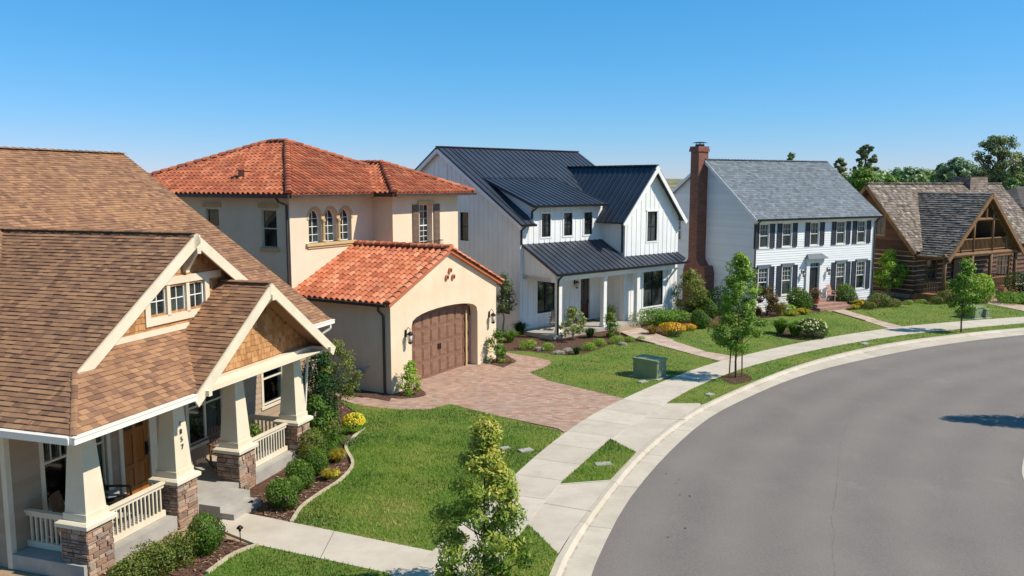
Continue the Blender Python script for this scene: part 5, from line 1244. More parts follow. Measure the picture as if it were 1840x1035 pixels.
def mound(name, label, xy, rad, h, nleaf, ll, lw, mt, seed=1, group=None, flower=None, nf=0, fs=.03, cat='shrub', rough=.18, shell=.82):
    """rounded clipped or loose shrub: short stems under a leafy shell"""
    rr = random.Random(seed); root = thing(name, label, cat, xy, 0, group); m = MB()
    bl = [(rv(rr), rr.uniform(-1, 1)) for _ in range(14)]
    def surf(d):
        k = 1+rough*sum(s*max(0, d.dot(b))**6 for b, s in bl); return Vector((d.x*rad*k, d.y*rad*k, h*.48+d.z*h*.52*k))
    for s in range(5):
        a = s*1.256; m.tube([(0, 0, -.02), (math.cos(a)*rad*.3, math.sin(a)*rad*.3, h*.4), (math.cos(a)*rad*.55, math.sin(a)*rad*.55, h*.75)], [.018, .013, .006], 5, cap=False)
    m.build('stem', MATS['bark'], root, uv=False, recalc=False); m = MB()
    for i in range(nleaf):
        d = rv(rr); p = surf(d)*1.0; f = shell+(1.04-shell)*rr.random()**.6+(.16*rr.random() if rr.random() < .12 else 0); c = Vector((0, 0, h*.45)); p = c+(p-c)*f
        if p.z < .02: p.z = .02+rr.random()*.05
        n = (d+rv(rr)*.8).normalized(); tone = sum(s*max(0, d.dot(b))**6 for b, s in bl)*.18
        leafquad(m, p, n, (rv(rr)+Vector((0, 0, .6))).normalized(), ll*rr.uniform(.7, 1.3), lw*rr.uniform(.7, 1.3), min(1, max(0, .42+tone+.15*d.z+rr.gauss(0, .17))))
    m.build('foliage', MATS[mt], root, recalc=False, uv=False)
    if flower:
        m = MB()
        for i in range(nf):
            d = rv(rr); d.z = abs(d.z)*.9+.1; d.normalize(); p = surf(d)*1.03
            for k in range(3): leafquad(m, p+rv(rr)*fs*.4, (d+rv(rr)*.7).normalized(), rv(rr), fs, fs, rr.random())
        m.build('flowers', MATS[flower], root, recalc=False, uv=False)
    return root
def tuft(name, label, xy, rad, h, n, w, mt, seed=1, group=None, arch_=.6, cat='grass clump', flower=None, nf=0, fs=.04):
    rr = random.Random(seed); root = thing(name, label, cat, xy, 0, group); m = MB(); tips = []
    for i in range(n):
        a = rr.uniform(0, 6.283); f = rr.random()**.6; hh = h*rr.uniform(.6, 1.05); r0 = rad*.2*rr.random(); r1 = rad*f
        d = Vector((math.cos(a), math.sin(a), 0)); s = Vector((-d.y, d.x, 0))*w*rr.uniform(.6, 1.2)
        p0 = d*r0; p1 = d*(r0+(r1-r0)*.45)+Vector((0, 0, hh*(.72 if arch_ < 1 else .5))); p2 = d*r1+Vector((0, 0, hh*(1-arch_*f*.6)))
        t = min(1, max(0, rr.gauss(.5, .22))); m.add([p0-s, p0+s, p1+s*.9, p1-s*.9], [(0, 1, 2, 3)], t); m.add([p1-s*.9, p1+s*.9, p2], [(0, 1, 2)], t); tips.append(p2)
    m.build('blades', MATS[mt], root, recalc=False, uv=False)
    if flower:
        m = MB()
        for p in rr.sample(tips, min(nf, len(tips))):
            for k in range(4): leafquad(m, p+rv(rr)*fs*.5+Vector((0, 0, .03)), rv(rr), rv(rr), fs, fs, rr.random())
        m.build('flowers', MATS[flower], root, recalc=False, uv=False)
    return root
def g(x, y, z=0.): return at(x, y, z)
# ---- street trees
def env_col(t): return .95*math.sin(math.pi*min(1, (t*.86+.14)))**.75*(1.12-.55*t)
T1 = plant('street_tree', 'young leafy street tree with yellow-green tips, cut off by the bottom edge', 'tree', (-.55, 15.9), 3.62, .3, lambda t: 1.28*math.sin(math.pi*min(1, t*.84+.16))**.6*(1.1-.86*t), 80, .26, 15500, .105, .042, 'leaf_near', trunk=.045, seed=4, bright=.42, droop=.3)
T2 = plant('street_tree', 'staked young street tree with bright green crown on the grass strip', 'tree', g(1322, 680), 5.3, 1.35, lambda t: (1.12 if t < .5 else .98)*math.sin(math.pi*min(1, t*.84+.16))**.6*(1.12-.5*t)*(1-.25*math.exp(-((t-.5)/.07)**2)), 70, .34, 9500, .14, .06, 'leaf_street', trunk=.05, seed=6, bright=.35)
m = MB()
for dx, dy in ((-.32, -.12), (.3, .12)): m.tube([(dx, dy, 0), (dx*.8, dy*.8, 2.0)], .03, 6)
m.beam((-.3, -.11, 1.7), (.28, .11, 1.7), .02, .04); m.build('tree_stake', MATS['stake_wood'], T2)
T3 = plant('street_tree', 'small lime green street tree with bare trunk before the log house', 'tree', g(1727, 597.5), 4.0, 1.1, lambda t: .98*math.sin(math.pi*min(1, t*.84+.16))**.7*(1.1-.62*t), 44, .34, 3600, .15, .08, 'leaf_street', trunk=.05, seed=9, bright=.2)
T4 = plant('young_tree', 'small multi-stemmed lime green tree between the colonial and log houses', 'tree', g(1597, 534), 3.35, .8, lambda t: 1.25*math.sin(math.pi*min(1, t*.84+.16))**.8*(1.05-.4*t), 40, .4, 4200, .16, .08, 'leaf_lime', trunk=.06, seed=12, stems=3, bright=.2, bark='bark_pale')
T5 = plant('street_tree', 'conical street tree on the island across the road, beyond the right edge of the photo', 'tree', (22.5, 28.1), 7.2, 1.3, lambda t: 1.45*(1-t)**.8+.1, 60, .42, 7000, .16, .08, 'leaf_dark', trunk=.09, seed=14, bright=.2)
T6 = plant('young_tree', 'thin young tree with bronze-green leaves beside the stucco garage wall', 'tree', g(603, 762), 2.85, .95, lambda t: .82*math.sin(math.pi*min(1, t*.84+.16))**.8, 34, .3, 4200, .085, .04, 'leaf_olive', trunk=.028, seed=15, bright=.1)
T7 = plant('young_tree', 'slim grey-green tree with pale trunk at the right corner of the garage', 'tree', g(905, 604), 3.35, 1.35, lambda t: .55*math.sin(math.pi*min(1, t*.84+.16))**.7, 26, .3, 2600, .13, .05, 'leaf_grey', trunk=.06, seed=16, bark='bark_pale')
T8 = plant('tall_shrub', 'tall oval shrub with yellowish leaves in front of the brick chimney', 'shrub', g(1240, 570), 2.9, .25, lambda t: .98*math.sin(math.pi*min(1, t*.8+.2))**.6, 40, .36, 4600, .15, .055, 'leaf_olive', trunk=.04, seed=17, bright=.35, stems=3)
T9 = plant('tall_shrub', 'dense dark climbing shrub at the far corner of the craftsman porch', 'shrub', g(575, 770), 2.6, .1, lambda t: .62*math.sin(math.pi*min(1, t*.7+.3))**.6, 40, .32, 6000, .085, .045, 'leaf_dark', trunk=.03, seed=18, stems=3)
T10 = plant('tall_shrub', 'broad-leaved green shrub under the thin tree by the craftsman porch', 'shrub', g(572, 800), 1.5, .1, lambda t: .7*math.sin(math.pi*min(1, t*.7+.3))**.6, 30, .28, 3600, .11, .05, 'leaf_box', trunk=.02, seed=19, stems=3)
# ---- hedge plants by the craftsman porch
box = mound('boxwood_shrub', 'round clipped boxwood beside the front walkway, right of the porch step railing', g(371, 990), .40, .80, 4600, .06, .03, 'leaf_box', 21, rough=.32, shell=.7)
for (x, y, sc, lb) in ((508, 912, .95, 'round boxwood nearest the porch step, right of the stone pier'), (541, 874, .92, 'round boxwood second in the row below the porch railing'),
                       (567, 852, .85, 'round boxwood farthest along the row below the porch railing'), (527, 888, .62, 'small boxwood squeezed between two larger round ones')):
    dup(box, g(x, y), R.uniform(0, 6), lb, sc)
loose = mound('loose_shrub', 'loose twiggy green shrub left of the round boxwood, below the porch railing', g(322, 1012), .42, .72, 2600, .055, .028, 'leaf_olive', 22, rough=.4, shell=.5)
dup(loose, g(282, 1030), 2., 'loose green shrub by the stone foot of the near porch pier', (1.15, 1.1, 1.0)); dup(loose, g(235, 1052), 4., 'loose green shrub cut by the bottom edge, in front of the near pier', (1.2, 1.1, .95))
tf = tuft('grass_clump', 'arching green strap-leaved clump in the bed by the far porch pier', g(585, 826), .62, .75, 420, .012, 'leaf_box', 23, arch_=.9)
dup(tf, g(602, 806), 1., 'arching green strap-leaved clump behind the first, under the thin tree', .8)
tb = tuft('grass_clump', 'olive and yellow wispy clump at the bulge of the curved bed edging', g(607, 830), .45, .5, 380, .008, 'leaf_gold', 24, arch_=.8); dup(tb, g(592, 862), 2., 'olive wispy clump between the boxwoods and the curved edging', .8)
mound('flowering_shrub', 'yellow flowering shrub on the tip of the curved bed, by the large lawn', g(637, 775), .42, .6, 1700, .07, .035, 'leaf_lime', 25, flower='flower_yellow', nf=330, fs=.05, rough=.3)
mound('flowering_plant', 'low patch of small yellow flowers near the curved edging', g(597, 858), .22, .2, 500, .05, .025, 'leaf_lime', 26, flower='flower_yellow', nf=120, fs=.04, cat='flowers')
mound('ground_plant', 'low grey-green plant in the chips behind the curved edging', g(622, 800), .3, .28, 700, .06, .02, 'leaf_grey', 27, rough=.3)
dup(loose, g(566, 826), 1., 'loose green shrub against the far stone pier, behind the boxwood row', (1.3, 1.3, 1.35)); dup(loose, g(590, 800), 3., 'loose olive shrub under the thin bronze-green tree', (1.1, 1.1, 1.2))
dup(tf, g(618, 782), 2., 'small strap-leaved clump between the thin tree and the yellow flowering shrub', .6); dup(loose, g(556, 842), 5., 'loose green shrub below the far end of the porch railing', (.9, .9, 1.))
# ---- garage beds
GS1 = plant('upright_shrub', 'upright variegated shrub at the left foot of the garage door arch', 'shrub', g(737, 710), 1.35, .08, lambda t: .36*math.sin(math.pi*min(1, t*.7+.3))**.6, 18, .2, 1900, .09, .045, 'leaf_lime', trunk=.015, seed=31, stems=3, bright=.2)
GS2 = plant('upright_shrub', 'upright dark shrub with cream blooms at the right foot of the garage', 'shrub', g(893, 652), 1.45, .08, lambda t: .42*math.sin(math.pi*min(1, t*.7+.3))**.6, 18, .2, 1900, .10, .05, 'leaf_street', trunk=.015, seed=32, stems=3)
m = MB(); rr_ = random.Random(3)
for k in range(60): p = Vector((-.28+rr_.gauss(0, .12), -.2+rr_.gauss(0, .1), .75+rr_.gauss(0, .25))); leafquad(m, p, rv(rr_), rv(rr_), .1, .06, rr_.random())
m.build('flowers', MATS['flower_pale'], GS2, recalc=False, uv=False)
mound('low_shrub', 'small brown-green tuft beside the upright shrub in the paver notch', g(915, 652), .3, .22, 350, .06, .02, 'leaf_brown', 33)
# ---- farmhouse beds
ev = mound('low_shrub', 'low yellow-green mound behind the curved paver edge by the farmhouse', g(948, 627), .42, .48, 900, .09, .03, 'leaf_lime', 41, rough=.3)
for x, y, s_, lb in ((983, 629, .8, 'low yellow-green mound below the left corner of the farmhouse porch'), (1058, 629, .85, 'yellow-green ball shrub at the lawn edge under the farmhouse porch'), (1077, 621, .8, 'small yellow-green ball shrub left of the upright shrub by the porch post'),
                     (1131, 614, .6, 'tiny yellow-green ball shrub beside the farmhouse path, left of the pavers'), (1108, 617, .85, 'olive mound below the middle porch post of the farmhouse'), (1152, 612, .5, 'smallest mound at the top of the farmhouse path, by its paving')):
    dup(ev, g(x, y), R.uniform(0, 6), lb, s_)
dk = tuft('strap_plant', 'dark green strap-leaved plant against the farmhouse side wall', g(934, 601), .75, .85, 260, .022, 'leaf_dark', 42, arch_=.7, cat='plant')
dup(dk, g(1036, 637), 1., 'dark strap-leaved plant at the lawn edge below the cream bush', .55); dup(dk, g(1060, 607), 2., 'dark green leafy plant against the front of the farmhouse porch', .8)
tuft('grass_clump', 'fine green grass clump between the garage and the farmhouse porch', g(917, 615), .7, .75, 420, .012, 'leaf_street', 43, arch_=.6)
lo = plant('open_shrub', 'open twiggy bush with large cream-yellow leaves before the first porch post', 'shrub', g(1030, 612), 1.75, .35, lambda t: .8*math.sin(math.pi*min(1, t*.7+.3))**.6, 26, .2, 900, .17, .08, 'leaf_pale', trunk=.022, seed=44, stems=4, bark='bark_pale')
plant('upright_shrub', 'upright green shrub in front of the middle farmhouse porch post', 'shrub', g(1098, 606), 1.3, .1, lambda t: .42*math.sin(math.pi*min(1, t*.7+.3))**.6, 18, .22, 1200, .12, .05, 'leaf_street', trunk=.02, seed=45, stems=3)
for x, y, w_, lb in ((1003, 637, .35, 'flat tan rock in the farmhouse bed, below the corner post'), (968, 630, .28, 'small rounded rock between the two yellow-green mounds'), (1118, 621, .25, 'small rock by the farmhouse path mounds'), (1020, 632, .3, 'tan rock beside the dark strap-leaved plant')):
    m = MB(); m.lathe([(w_*.7, 0), (w_, .06), (w_*.85, .16), (w_*.4, .22)], (0, 0, -.02), 7)
    for i, v in enumerate(m.v): m.v[i] = (v[0]*(1+R.uniform(-.2, .2)), v[1]*(.7+R.uniform(-.15, .15)), v[2]+R.uniform(-.02, .02))
    o = m.build('rock', MATS['rock']); o.location = g(x, y)+(0,); tag(o, lb, 'rock')
gr = mound('leafy_perennial', 'broad patch of tall green leaves under the farmhouse picture window', g(1180, 583), 1.15, .95, 2400, .17, .05, 'leaf_street', 46, rough=.3, shell=.5, cat='plant')
dup(gr, g(1216, 577), 2., 'green leafy patch at the right corner of the farmhouse', (.7, .7, .75))
tuft('grass_clump', 'tan and brown wispy grass clump beside the farmhouse path', g(1172, 603), .62, .7, 420, .011, 'leaf_brown', 47, arch_=.7)
yl = mound('flowering_plant', 'large mound of golden flowers in the bed right of the farmhouse path', g(1207, 600), .72, .6, 1100, .09, .04, 'leaf_gold', 48, flower='flower_orange', nf=260, fs=.08, cat='flowers')
dup(yl, g(1238, 594), 1., 'smaller mound of golden flowers next to the green ball shrub', .6)
bs = dup(box, g(1259, 590), 0, 'dark green ball shrub right of the golden flowers', 1.3); mound('low_shrub', 'grey-green spreading mound behind the golden flowers', g(1252, 578), .8, .45, 1200, .12, .03, 'leaf_grey', 49, rough=.3)
dup(box, g(1273, 572), 0, 'green ball shrub at the foot of the brick chimney', 1.5); dk3 = mound('dark_shrub', 'tall dark shrub in the corner behind the staked tree', g(1290, 565), .8, 1.7, 2200, .13, .06, 'leaf_dark', 50, rough=.25)
mound('low_shrub', 'tan and yellow low plant left of the staked tree crown', g(1284, 588), .5, .35, 600, .1, .03, 'leaf_brown', 51)
m = mound('low_shrub', 'small dark evergreen below the golden flowers', g(1211, 606), .35, .35, 500, .07, .03, 'leaf_dark', 52)
# ---- colonial beds
plant('red_shrub', 'bronze-red and green shrub at the left corner of the colonial front', 'shrub', g(1378, 568), 1.75, .1, lambda t: 1.05*math.sin(math.pi*min(1, t*.7+.3))**.6, 30, .3, 2600, .14, .06, 'leaf_red', trunk=.03, seed=61, stems=4)
dup(ev, g(1411, 566), 3., 'yellow-green loose shrub right of the bronze-red one', 1.5)
dup(box, g(1437, 560), 1., 'large green ball shrub left of the colonial front door', 1.9)
gd_ = tuft('strap_plant', 'golden strap-leaved plant in front of the ball shrub by the colonial door', g(1442, 565), .7, .5, 220, .03, 'leaf_gold', 62, arch_=.9, cat='plant'); dup(gd_, g(1424, 568), 2., 'golden-brown strap-leaved plant at the edge of the colonial lawn', .85)
dup(box, g(1518, 549), 2., 'round green ball shrub right of the colonial steps', 1.8)
dup(gd_, g(1547, 552), 1., 'golden green strap-leaved plant below the right colonial windows', 1.3); dup(gd_, g(1535, 556), 3., 'small golden tuft at the lawn edge right of the colonial steps', .8)
ob = mound('olive_shrub', 'olive ball shrub at the right corner of the colonial house', g(1578, 552), .8, .95, 1500, .12, .05, 'leaf_olive', 63); dup(ob, g(1601, 551), 1., 'low olive ball shrub at the foot of the multi-stemmed lime tree', (.85, .85, .6)); dup(ob, g(1562, 556), 2., 'small olive shrub before the colonial corner downspout', .55)
fg = tuft('grass_clump', 'dark feathery grass mound on the colonial lawn, left of three', g(1402, 600), .75, 1.0, 900, .016, 'leaf_street', 64, arch_=.55); dup(fg, g(1428, 605), 1., 'dark feathery grass mound in the middle of the lawn group')
dl = mound('flowering_shrub', 'rounded shrub edged with pale yellow flowers, right of the two grass mounds', g(1456, 607), .85, 1.05, 2600, .1, .045, 'leaf_dark', 65, flower='flower_pale', nf=110, fs=.09)
bed(catmull(G((1392, 606), (1440, 612), (1480, 606), (1460, 596), (1410, 594), (1392, 606)), 3), .034)
# ---- log house beds
mound('leafy_shrub', 'leafy lime green shrub behind the small street tree, by the log porch', g(1757, 543), 1.1, 1.9, 2400, .18, .09, 'leaf_lime', 71, rough=.3); dup(ob, g(1705, 545), 0, 'olive shrub at the left end of the log house porch', (1., 1., 1.)); dup(ob, g(1682, 547), 2., 'small olive plant before the side railing of the log porch', .6)
dup(gr, g(1812, 545), 1., 'bright green low shrub right of the log house steps', (1., .8, .85)); dup(dk3, g(1836, 532), 1., 'tall grey-green shrub at the right end of the log porch', (1.3, 1.3, .95)); dup(gr, g(1838, 545), 3., 'green low shrub at the right edge of the photo, by the log house', (.8, .8, .8))
dup(ev, g(1655, 545), 0, 'low yellow-green mound under the log house side porch', (.8, .8, .6)); dup(ev, g(1632, 548), 0, 'low yellow-green mound at the left front corner of the log house', .7)
# ================================================================ trees beyond the houses
def bg(name, label, px, D, ytop, ybase, w, mt, seed, n=2600, lf=.34, shape='round', trunk=.25, nclump=80, cs=None, csz=1., group='trees beyond the houses'):
    x, y = dist_at(px, D); H = CH+(330-ytop)/FPX*D*1.0; base = max(.5, CH+(330-ybase)/FPX*D); rad = w/2/FPX*D
    sh = {'round': lambda t: rad*math.sin(math.pi*min(1, t*.8+.2))**.6, 'cone': lambda t: rad*(1-t)**.8+.15, 'umb': lambda t: rad*(.45+.55*math.sin(math.pi*min(1, t*1.0)))*(1 if t > .1 else .6), 'col': lambda t: rad*math.sin(math.pi*min(1, t*.85+.15))**.4}[shape]
    return plant(name, label, 'tree', (x, y), H, base, sh, nclump, (cs or rad*.3)*csz, int(n*1.5), lf*.75, lf*.42, mt, trunk=trunk, seed=seed, shell=.5, group=group, squash=.7)
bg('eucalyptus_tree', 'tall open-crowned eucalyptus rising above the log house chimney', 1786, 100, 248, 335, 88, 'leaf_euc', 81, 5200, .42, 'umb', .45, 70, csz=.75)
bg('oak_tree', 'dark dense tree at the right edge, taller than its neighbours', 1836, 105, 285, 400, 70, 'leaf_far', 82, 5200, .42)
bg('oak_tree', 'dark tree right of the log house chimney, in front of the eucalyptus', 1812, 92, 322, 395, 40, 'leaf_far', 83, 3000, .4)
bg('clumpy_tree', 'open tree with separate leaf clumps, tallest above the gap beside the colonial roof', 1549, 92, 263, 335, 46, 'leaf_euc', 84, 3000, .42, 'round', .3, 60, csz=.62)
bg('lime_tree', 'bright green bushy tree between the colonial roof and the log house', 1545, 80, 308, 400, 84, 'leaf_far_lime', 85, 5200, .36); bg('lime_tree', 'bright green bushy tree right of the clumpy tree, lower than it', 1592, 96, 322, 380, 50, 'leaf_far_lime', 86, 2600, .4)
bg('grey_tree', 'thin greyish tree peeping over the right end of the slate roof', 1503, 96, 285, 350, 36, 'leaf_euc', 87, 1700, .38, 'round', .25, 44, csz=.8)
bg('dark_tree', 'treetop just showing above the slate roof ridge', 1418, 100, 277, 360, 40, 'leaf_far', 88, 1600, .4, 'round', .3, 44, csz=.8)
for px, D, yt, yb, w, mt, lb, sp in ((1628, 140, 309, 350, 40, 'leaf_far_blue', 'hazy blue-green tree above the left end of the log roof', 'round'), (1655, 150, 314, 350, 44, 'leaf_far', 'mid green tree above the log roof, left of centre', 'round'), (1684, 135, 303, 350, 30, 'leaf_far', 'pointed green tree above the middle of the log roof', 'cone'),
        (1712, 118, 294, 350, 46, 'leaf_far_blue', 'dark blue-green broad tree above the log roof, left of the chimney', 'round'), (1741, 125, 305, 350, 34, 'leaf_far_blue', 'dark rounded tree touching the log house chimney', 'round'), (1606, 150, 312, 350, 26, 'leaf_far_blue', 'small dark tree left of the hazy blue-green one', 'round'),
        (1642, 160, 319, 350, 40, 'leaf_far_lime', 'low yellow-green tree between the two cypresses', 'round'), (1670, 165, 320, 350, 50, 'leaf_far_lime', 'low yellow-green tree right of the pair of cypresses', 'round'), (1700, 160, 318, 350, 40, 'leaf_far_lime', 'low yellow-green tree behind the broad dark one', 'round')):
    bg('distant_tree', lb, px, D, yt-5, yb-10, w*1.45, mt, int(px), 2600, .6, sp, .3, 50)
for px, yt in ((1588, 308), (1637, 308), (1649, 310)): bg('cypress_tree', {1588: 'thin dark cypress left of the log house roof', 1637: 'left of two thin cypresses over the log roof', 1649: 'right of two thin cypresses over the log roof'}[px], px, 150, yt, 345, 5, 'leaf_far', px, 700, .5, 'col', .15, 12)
# wooded belt beyond the last houses: one far-off mass
rr = random.Random(77); m = MB(); cls = []
for k in range(150):
    px = 1440+440*rr.random(); D = rr.uniform(135, 185); yt = 316-4*math.sin(px*.021)-5*max(0, (px-1700)/140); x, y = dist_at(px, D); cls.append((Vector((x, y, CH+(330-yt)/FPX*D*1.-rr.uniform(0, 2.5))), rr.uniform(-.2, .2)))
for k in range(16000):
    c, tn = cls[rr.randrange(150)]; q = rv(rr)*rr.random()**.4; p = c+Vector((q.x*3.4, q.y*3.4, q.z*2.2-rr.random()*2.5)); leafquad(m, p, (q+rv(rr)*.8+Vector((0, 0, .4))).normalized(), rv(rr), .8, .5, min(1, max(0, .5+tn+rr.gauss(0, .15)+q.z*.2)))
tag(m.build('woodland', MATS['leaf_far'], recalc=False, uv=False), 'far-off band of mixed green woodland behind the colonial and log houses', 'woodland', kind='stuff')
# hill on the horizon
def ridge(name, mt, pts, D, z0=-1, th=60, n=40, seed=1, amp=1.):
    rr = random.Random(seed); m = MB(); top = []
    for i in range(n+1):
        f = i/n; px = pts[0][0]+(pts[-1][0]-pts[0][0])*f
        for (a, b), (c, d) in zip(pts, pts[1:]):
            if a <= px <= c: y = b+(d-b)*(px-a)/(c-a); break
        x = (px-920)/FPX*D; z = CH+(330-y)/FPX*D+rr.uniform(-amp, amp); top.append((x, z))
    rows = [(0, 0), (.35, .75), (.7, 1.), (1., .8), (1.5, 0)]; o = []
    vs = []
    for fy, fz in rows: vs += [(x*(1+fy*th/D), D+fy*th+rr.uniform(-4, 4), z0+(z-z0)*fz+(rr.uniform(-amp, amp) if 0 < fz < 1 else 0)) for x, z in top]
    W_ = n+1; fs = [(r*W_+i, r*W_+i+1, (r+1)*W_+i+1, (r+1)*W_+i) for r in range(len(rows)-1) for i in range(n)]
    m.add(vs, fs); return tag(m.build(name, MATS[mt], smooth=True, uv=False), kind='structure')
M('hill_scrub', '#8f8060', '#55603a', .05, rough=1., lohi=(.45, .55))
M('hill_green', '#3f5528', '#5d6e3a', .07, rough=1., bump=.8, bscale=.4, bdist=2.)
ridge('hills', 'hill_scrub', [(-2600, 324), (0, 324), (700, 322), (1190, 319), (1235, 320), (1270, 326), (1900, 330), (4000, 328)], 900, th=500, n=160, amp=1.6)
ridge('hills', 'hill_green', [(1300, 330), (1500, 324), (1700, 322), (1900, 316), (2300, 312), (3400, 318)], 260, th=120, n=90, amp=1.2, seed=5)
ridge('hills', 'hill_green', [(-2600, 331), (-400, 330), (1190, 331)], 420, th=160, n=90, amp=1.2, seed=6)
# long seam crack in the asphalt
m = MB(); rr = random.Random(4); pts = [at(x+rr.uniform(-2, 2), y, -.118) for x, y in ((1575, 690), (1548, 716), (1530, 745), (1518, 775), (1511, 800), (1507, 830), (1503, 860), (1500, 890), (1496, 915), (1495, 940), (1499, 960), (1496, 985), (1500, 1015), (1506, 1060))]
pts = [(p[0]+rr.uniform(-.012, .012), p[1]) for p in catmull(pts, 7)]
for a, b in zip(pts, pts[1:]):
    if rr.random() < .8: m.beam(a+(-.1165,), b+(-.1165,), rr.uniform(.003, .009), .002)
road_ = bpy.data.objects['road']; m.build('road_crack', MATS['tar'], road_)
# ================================================================ things on the lots
def rocker(label, loc, rz, mt='chair_wood', rock=True, cush=None, cat='rocking chair', name='rocking_chair'):
    c = thing(name, label, cat, loc, rz); W_ = .56
    m = MB()
    for k in range(5): m.box(-W_/2+.02, W_/2-.02, -.24+k*.1, -.15+k*.1, .41-k*.008, .435-k*.008)
    m.build('seat', MATS[mt], c)
    m = MB()
    for k in range(6): m.beam((-.22+k*.088, .23, .42), (-.22+k*.088, .42, 1.12-abs(k-2.5)*.015), .065, .02, up=(0, 1, 0))
    m.beam((-.26, .34, .8), (.26, .34, .8), .03, .05); m.build('backrest', MATS[mt], c)
    for s in (-1, 1):
        m = MB(); m.beam((s*.3, -.3, .64), (s*.3, .33, .68), .09, .025); m.build('armrest', MATS[mt], c)
        m = MB(); m.beam((s*.28, -.25, .06), (s*.28, -.25, .63), .045, .045); m.beam((s*.28, .24, .06), (s*.28, .27, .67), .045, .045); m.build('leg', MATS[mt], c)
        if rock: m = MB(); m.tube([(s*.28, -.42+.1*k, .03+.16*((k-4.2)/4.6)**2) for k in range(10)], .022, 5); m.build('rocker', MATS[mt], c)
    if cush: m = MB(); m.lathe([(.1, -.05), (.2, -.03), (.2, .03), (.1, .05)], (0, .13, .58), 8); q = m.build('cushion', MATS[cush], c)
    return c
def inhouse(h, u, v, z, extra=0.):
    a = h.rotation_euler.z; c, s_ = math.cos(a), math.sin(a); return (h.location.x+u*c-v*s_, h.location.y+u*s_+v*c, z), a+extra
l_, a_ = inhouse(H1, 1.0, 1.35, .34, .4); rocker('brown rocking chair under the left porch window, half hidden by the near column', l_, a_)
l_, a_ = inhouse(H1, 2.35, 1.45, .34, .5); rocker('dark rocking chair left of the wooden front door', l_, a_, 'chair_black', cush='cushion_blue')
l_, a_ = inhouse(H1, 6.15, 1.25, .34, -.4); rocker('tan rocking chair with a blue-grey pillow right of the front door', l_, a_, 'chair_wood', cush='cushion_blue')
l_, a_ = inhouse(H3, .95, 1.2, .2, -.9); rocker('grey slatted chair under the farmhouse front window', l_, a_, 'chair_grey', False, None, 'armchair', 'slatted_chair')
l_, a_ = inhouse(H3, 2.55, 1.25, .2, -.3); rocker('grey slatted chair with tan cushion, left of the farmhouse door', l_, a_, 'chair_grey', False, 'cushion_tan', 'armchair', 'slatted_chair')
l_, a_ = inhouse(H4, 7.0, -.6, .36, .2); rocker('pale pink chair on the brick step of the colonial house', l_, a_, 'chair_pink', False, None, 'armchair', 'slatted_chair')
for h, u, v, z, w, d, lb in ((H1, 3.75, 1.7, .34, .95, .5, 'dark doormat before the wooden front door of the craftsman porch'), (H3, 4.7, 1.9, .2, .95, .55, 'dark doormat before the farmhouse door')):
    l_, a_ = inhouse(h, u, v, z); m = MB(); m.box(-w/2, w/2, -d/2, d/2, .002, .02); o = m.build('doormat', MATS['mat_dark']); o.location = l_; o.rotation_euler.z = a_; tag(o, lb, 'doormat')
def pot(label, loc, fl, mt='leaf_dark', sc=1.):
    r = thing('potted_plant', label, 'potted plant', loc); MB().lathe([(.14*sc, 0), (.2*sc, .3*sc), (.22*sc, .32*sc), (.18*sc, .31*sc)], (0, 0, 0), 12).build('pot', MATS['pot_clay'], r)
    rr = random.Random(5); m = MB(); f = MB()
    for k in range(500):
        p = rv(rr)*rr.random()**.4*.28*sc+Vector((0, 0, .52*sc)); leafquad(m, p, rv(rr), rv(rr), .09*sc, .045*sc, rr.random())
    m.build('leaves', MATS[mt], r, recalc=False, uv=False)
    if fl:
        for k in range(120): p = rv(rr)*.29*sc+Vector((0, 0, .56*sc)); leafquad(f, p, rv(rr), rv(rr), .07*sc, .06*sc, rr.random())
        f.build('flowers', MATS[fl], r, recalc=False, uv=False)
    return r
pot('terracotta pot of pink flowers left of the colonial door', inhouse(H4, 4.95, -.85, .36)[0], 'flower_pink', sc=1.25)
pot('leafy potted plant inside the far end of the craftsman porch rail', inhouse(H1, 7.35, 1.2, .34)[0], None, 'leaf_street', 1.2)
pot('leafy potted plant on the farmhouse porch behind the middle post', inhouse(H3, 5.4, 1.0, .2)[0], None, 'leaf_grey', 1.3)
# utility boxes
def ubox(name, label, loc, rz, w, d, h, lip=.08, mt='green_box', cat='utility box'):
    r = thing(name, label, cat, loc, rz); m = MB(); m.box(-w/2-.12, w/2+.12, -d/2-.14, d/2+.14, 0, .06); m.build('concrete_base', MATS['concrete_pad'], r)
    m = MB(); m.box(-w/2, w/2, -d/2, d/2, .06, h-.1); m.box(-w/2+.03, w/2-.03, -d/2-.012, -d/2, .12, h-.16); b = m.build('cabinet', MATS[mt], r)
    m = MB(); m.add([(-w/2-.03, -d/2-.05, h-.1), (w/2+.03, -d/2-.05, h-.1), (w/2+.03, d/2+.03, h-.1), (-w/2-.03, d/2+.03, h-.1), (-w/2-.03, -d/2-.05, h-.03), (w/2+.03, -d/2-.05, h-.03), (w/2+.02, d/2+.02, h), (-w/2-.02, d/2+.02, h)], [(0, 3, 2, 1), (4, 5, 6, 7), (0, 1, 5, 4), (1, 2, 6, 5), (2, 3, 7, 6), (3, 0, 4, 7)]); m.build('lid', MATS[mt], r)
    m = MB(); m.box(-.05, .05, -d/2-.04, -d/2-.012, h*.45, h*.6); m.build('latch', MATS['steel'], r); return r
ubox('utility_box', 'large green transformer box on the farmhouse lawn', g(1167, 677), math.radians(52), .85, 1.15, .86)
ubox('utility_box', 'dark green utility box on the log house lawn, behind the small street tree', g(1747, 571), math.radians(30), 1.0, .9, .78)
ubox('utility_pedestal', 'slim grey-green pedestal right of the utility box on the log house lawn', g(1769, 571.5), math.radians(30), .35, .35, .62)
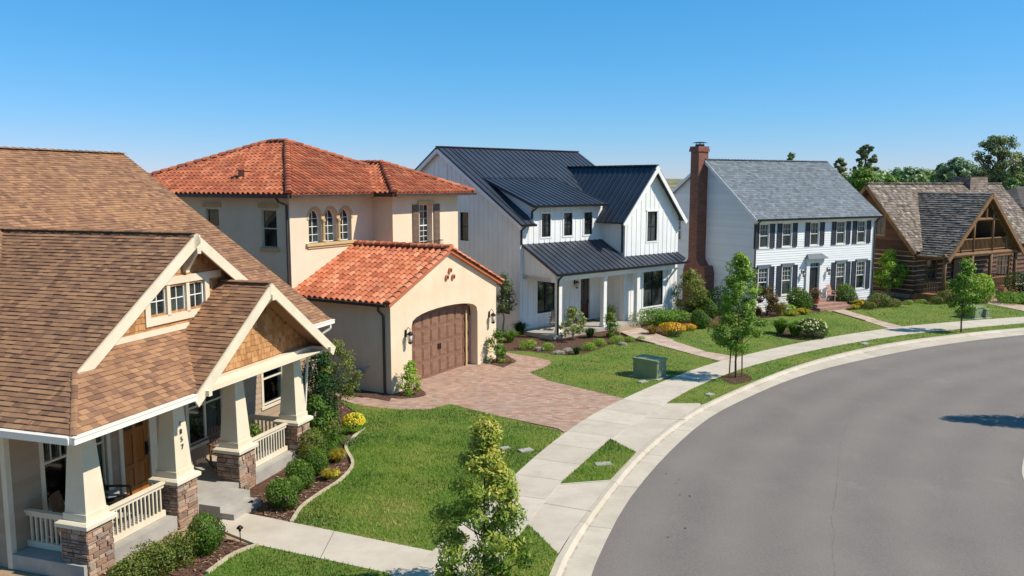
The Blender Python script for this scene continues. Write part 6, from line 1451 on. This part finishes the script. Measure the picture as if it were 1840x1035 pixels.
for x, y, w, d, a, lb in ((1084, 837, .5, .32, .2, 'grey meter cover set in the small kerbside grass patch'), (945, 812, .45, .28, .5, 'grey meter cover in the large lawn near the pavement'), (907, 808, .3, .2, .5, 'small grey valve cover in the large lawn behind the street tree'), (1155, 688, .4, .26, .6, 'grey cover in the grass in front of the green transformer box'), (1554, 619, .5, .3, .6, 'pale cover in the grass strip before the colonial house'), (1275, 711, .35, .25, .8, 'pale cover in the grass strip near the staked tree')):
    m = MB(); m.box(-w/2, w/2, -d/2, d/2, 0, .075); m.box(-w/2+.03, w/2-.03, -d/2+.03, d/2-.03, .075, .079); m.box(-.03, .03, d/2-.06, d/2-.03, .079, .084); o = m.build('meter_cover', MATS['concrete_pad']); o.location = g(x, y)+(.0,); o.rotation_euler.z = a; tag(o, lb, 'utility cover')
def pathlight(label, x, y, sc=1.):
    r = thing('path_light', label, 'garden light', g(x, y)); MB().tube([(0, 0, 0), (0, 0, .3)], .012, 6).build('stake', MATS['bronze'], r)
    m = MB(); m.lathe([(.03, .28), (.035, .34), (.08, .35), (.075, .37), (.02, .42)], (0, 0, 0), 10); m.build('lamp_head', MATS['bronze'], r)
    r.scale = (sc,)*3; return r
pathlight('dark mushroom path light at the edge of the concrete walkway', 432, 975); pathlight('metal path light in front of the round boxwood nearest the step', 474, 926); pathlight('metal path light in the chips right of the boxwood', 513, 922)
m = MB(); m.beam((0, 0, .02), (0, 0, .12), .03, .03); m.tube([(-.06, -.03, .12), (.08, .03, .2)], .055, 8); o = m.build('spotlight', MATS['black_metal']); o.location = g(449, 915)+(0,); tag(o, 'small black garden spotlight at the foot of the stone pier by the step', 'garden light')
# dry mulch ring under the staked tree, leaf litter on the road
bed(catmull(G((1296, 684), (1320, 692), (1352, 684), (1335, 672), (1305, 674), (1296, 684)), 3), .045)
m = MB(); rr = random.Random(8)
for cx, cy, n in ((1215, 850, 4), (1245, 890, 6), (1400, 695, 5), (1420, 703, 4), (1225, 955, 3), (1375, 711, 3)):
    for k in range(n):
        x, y = g(cx+rr.gauss(0, 16), cy+rr.gauss(0, 5), -.118); a = rr.uniform(0, 6.28); l = rr.uniform(.02, .07); w = l*.35
        c, s_ = math.cos(a), math.sin(a); m.add([(x-c*l, y-s_*l, -.112), (x+s_*w, y-c*w, -.105), (x+c*l, y+s_*l, -.108), (x-s_*w, y+c*w, -.112)], [(0, 1, 2, 3)], rr.random())
tag(m.build('leaf_litter', MATS['mulch_chip'], recalc=False, uv=False), 'scattered dead leaves lying on the asphalt near the kerb', 'leaf litter', kind='stuff')
# ================================================================ groups of look-alikes
from collections import Counter
top = [o for o in COL.objects if o.parent is None and 'label' in o and 'kind' not in o]
cnt = Counter(o.name.split('.')[0] for o in top)
plural = {'path_light': 'path lights beside the front walkway', 'meter_cover': 'covers set in the grass', 'potted_plant': 'potted plants on the porches', 'rocking_chair': 'rocking chairs on the craftsman porch',
          'slatted_chair': 'slatted chairs outside the front doors', 'street_tree': 'young trees along the kerb', 'rock': 'rocks in the farmhouse bed', 'boxwood_shrub': 'round boxwood shrubs', 'doormat': 'doormats before the front doors', 'lawn_edging': 'pale edging strips round the beds'}
for o in top:
    b = o.name.split('.')[0]
    if cnt[b] > 1 and 'group' not in o: o['group'] = plural.get(b, b.replace('_', ' ')+'s in the front gardens')
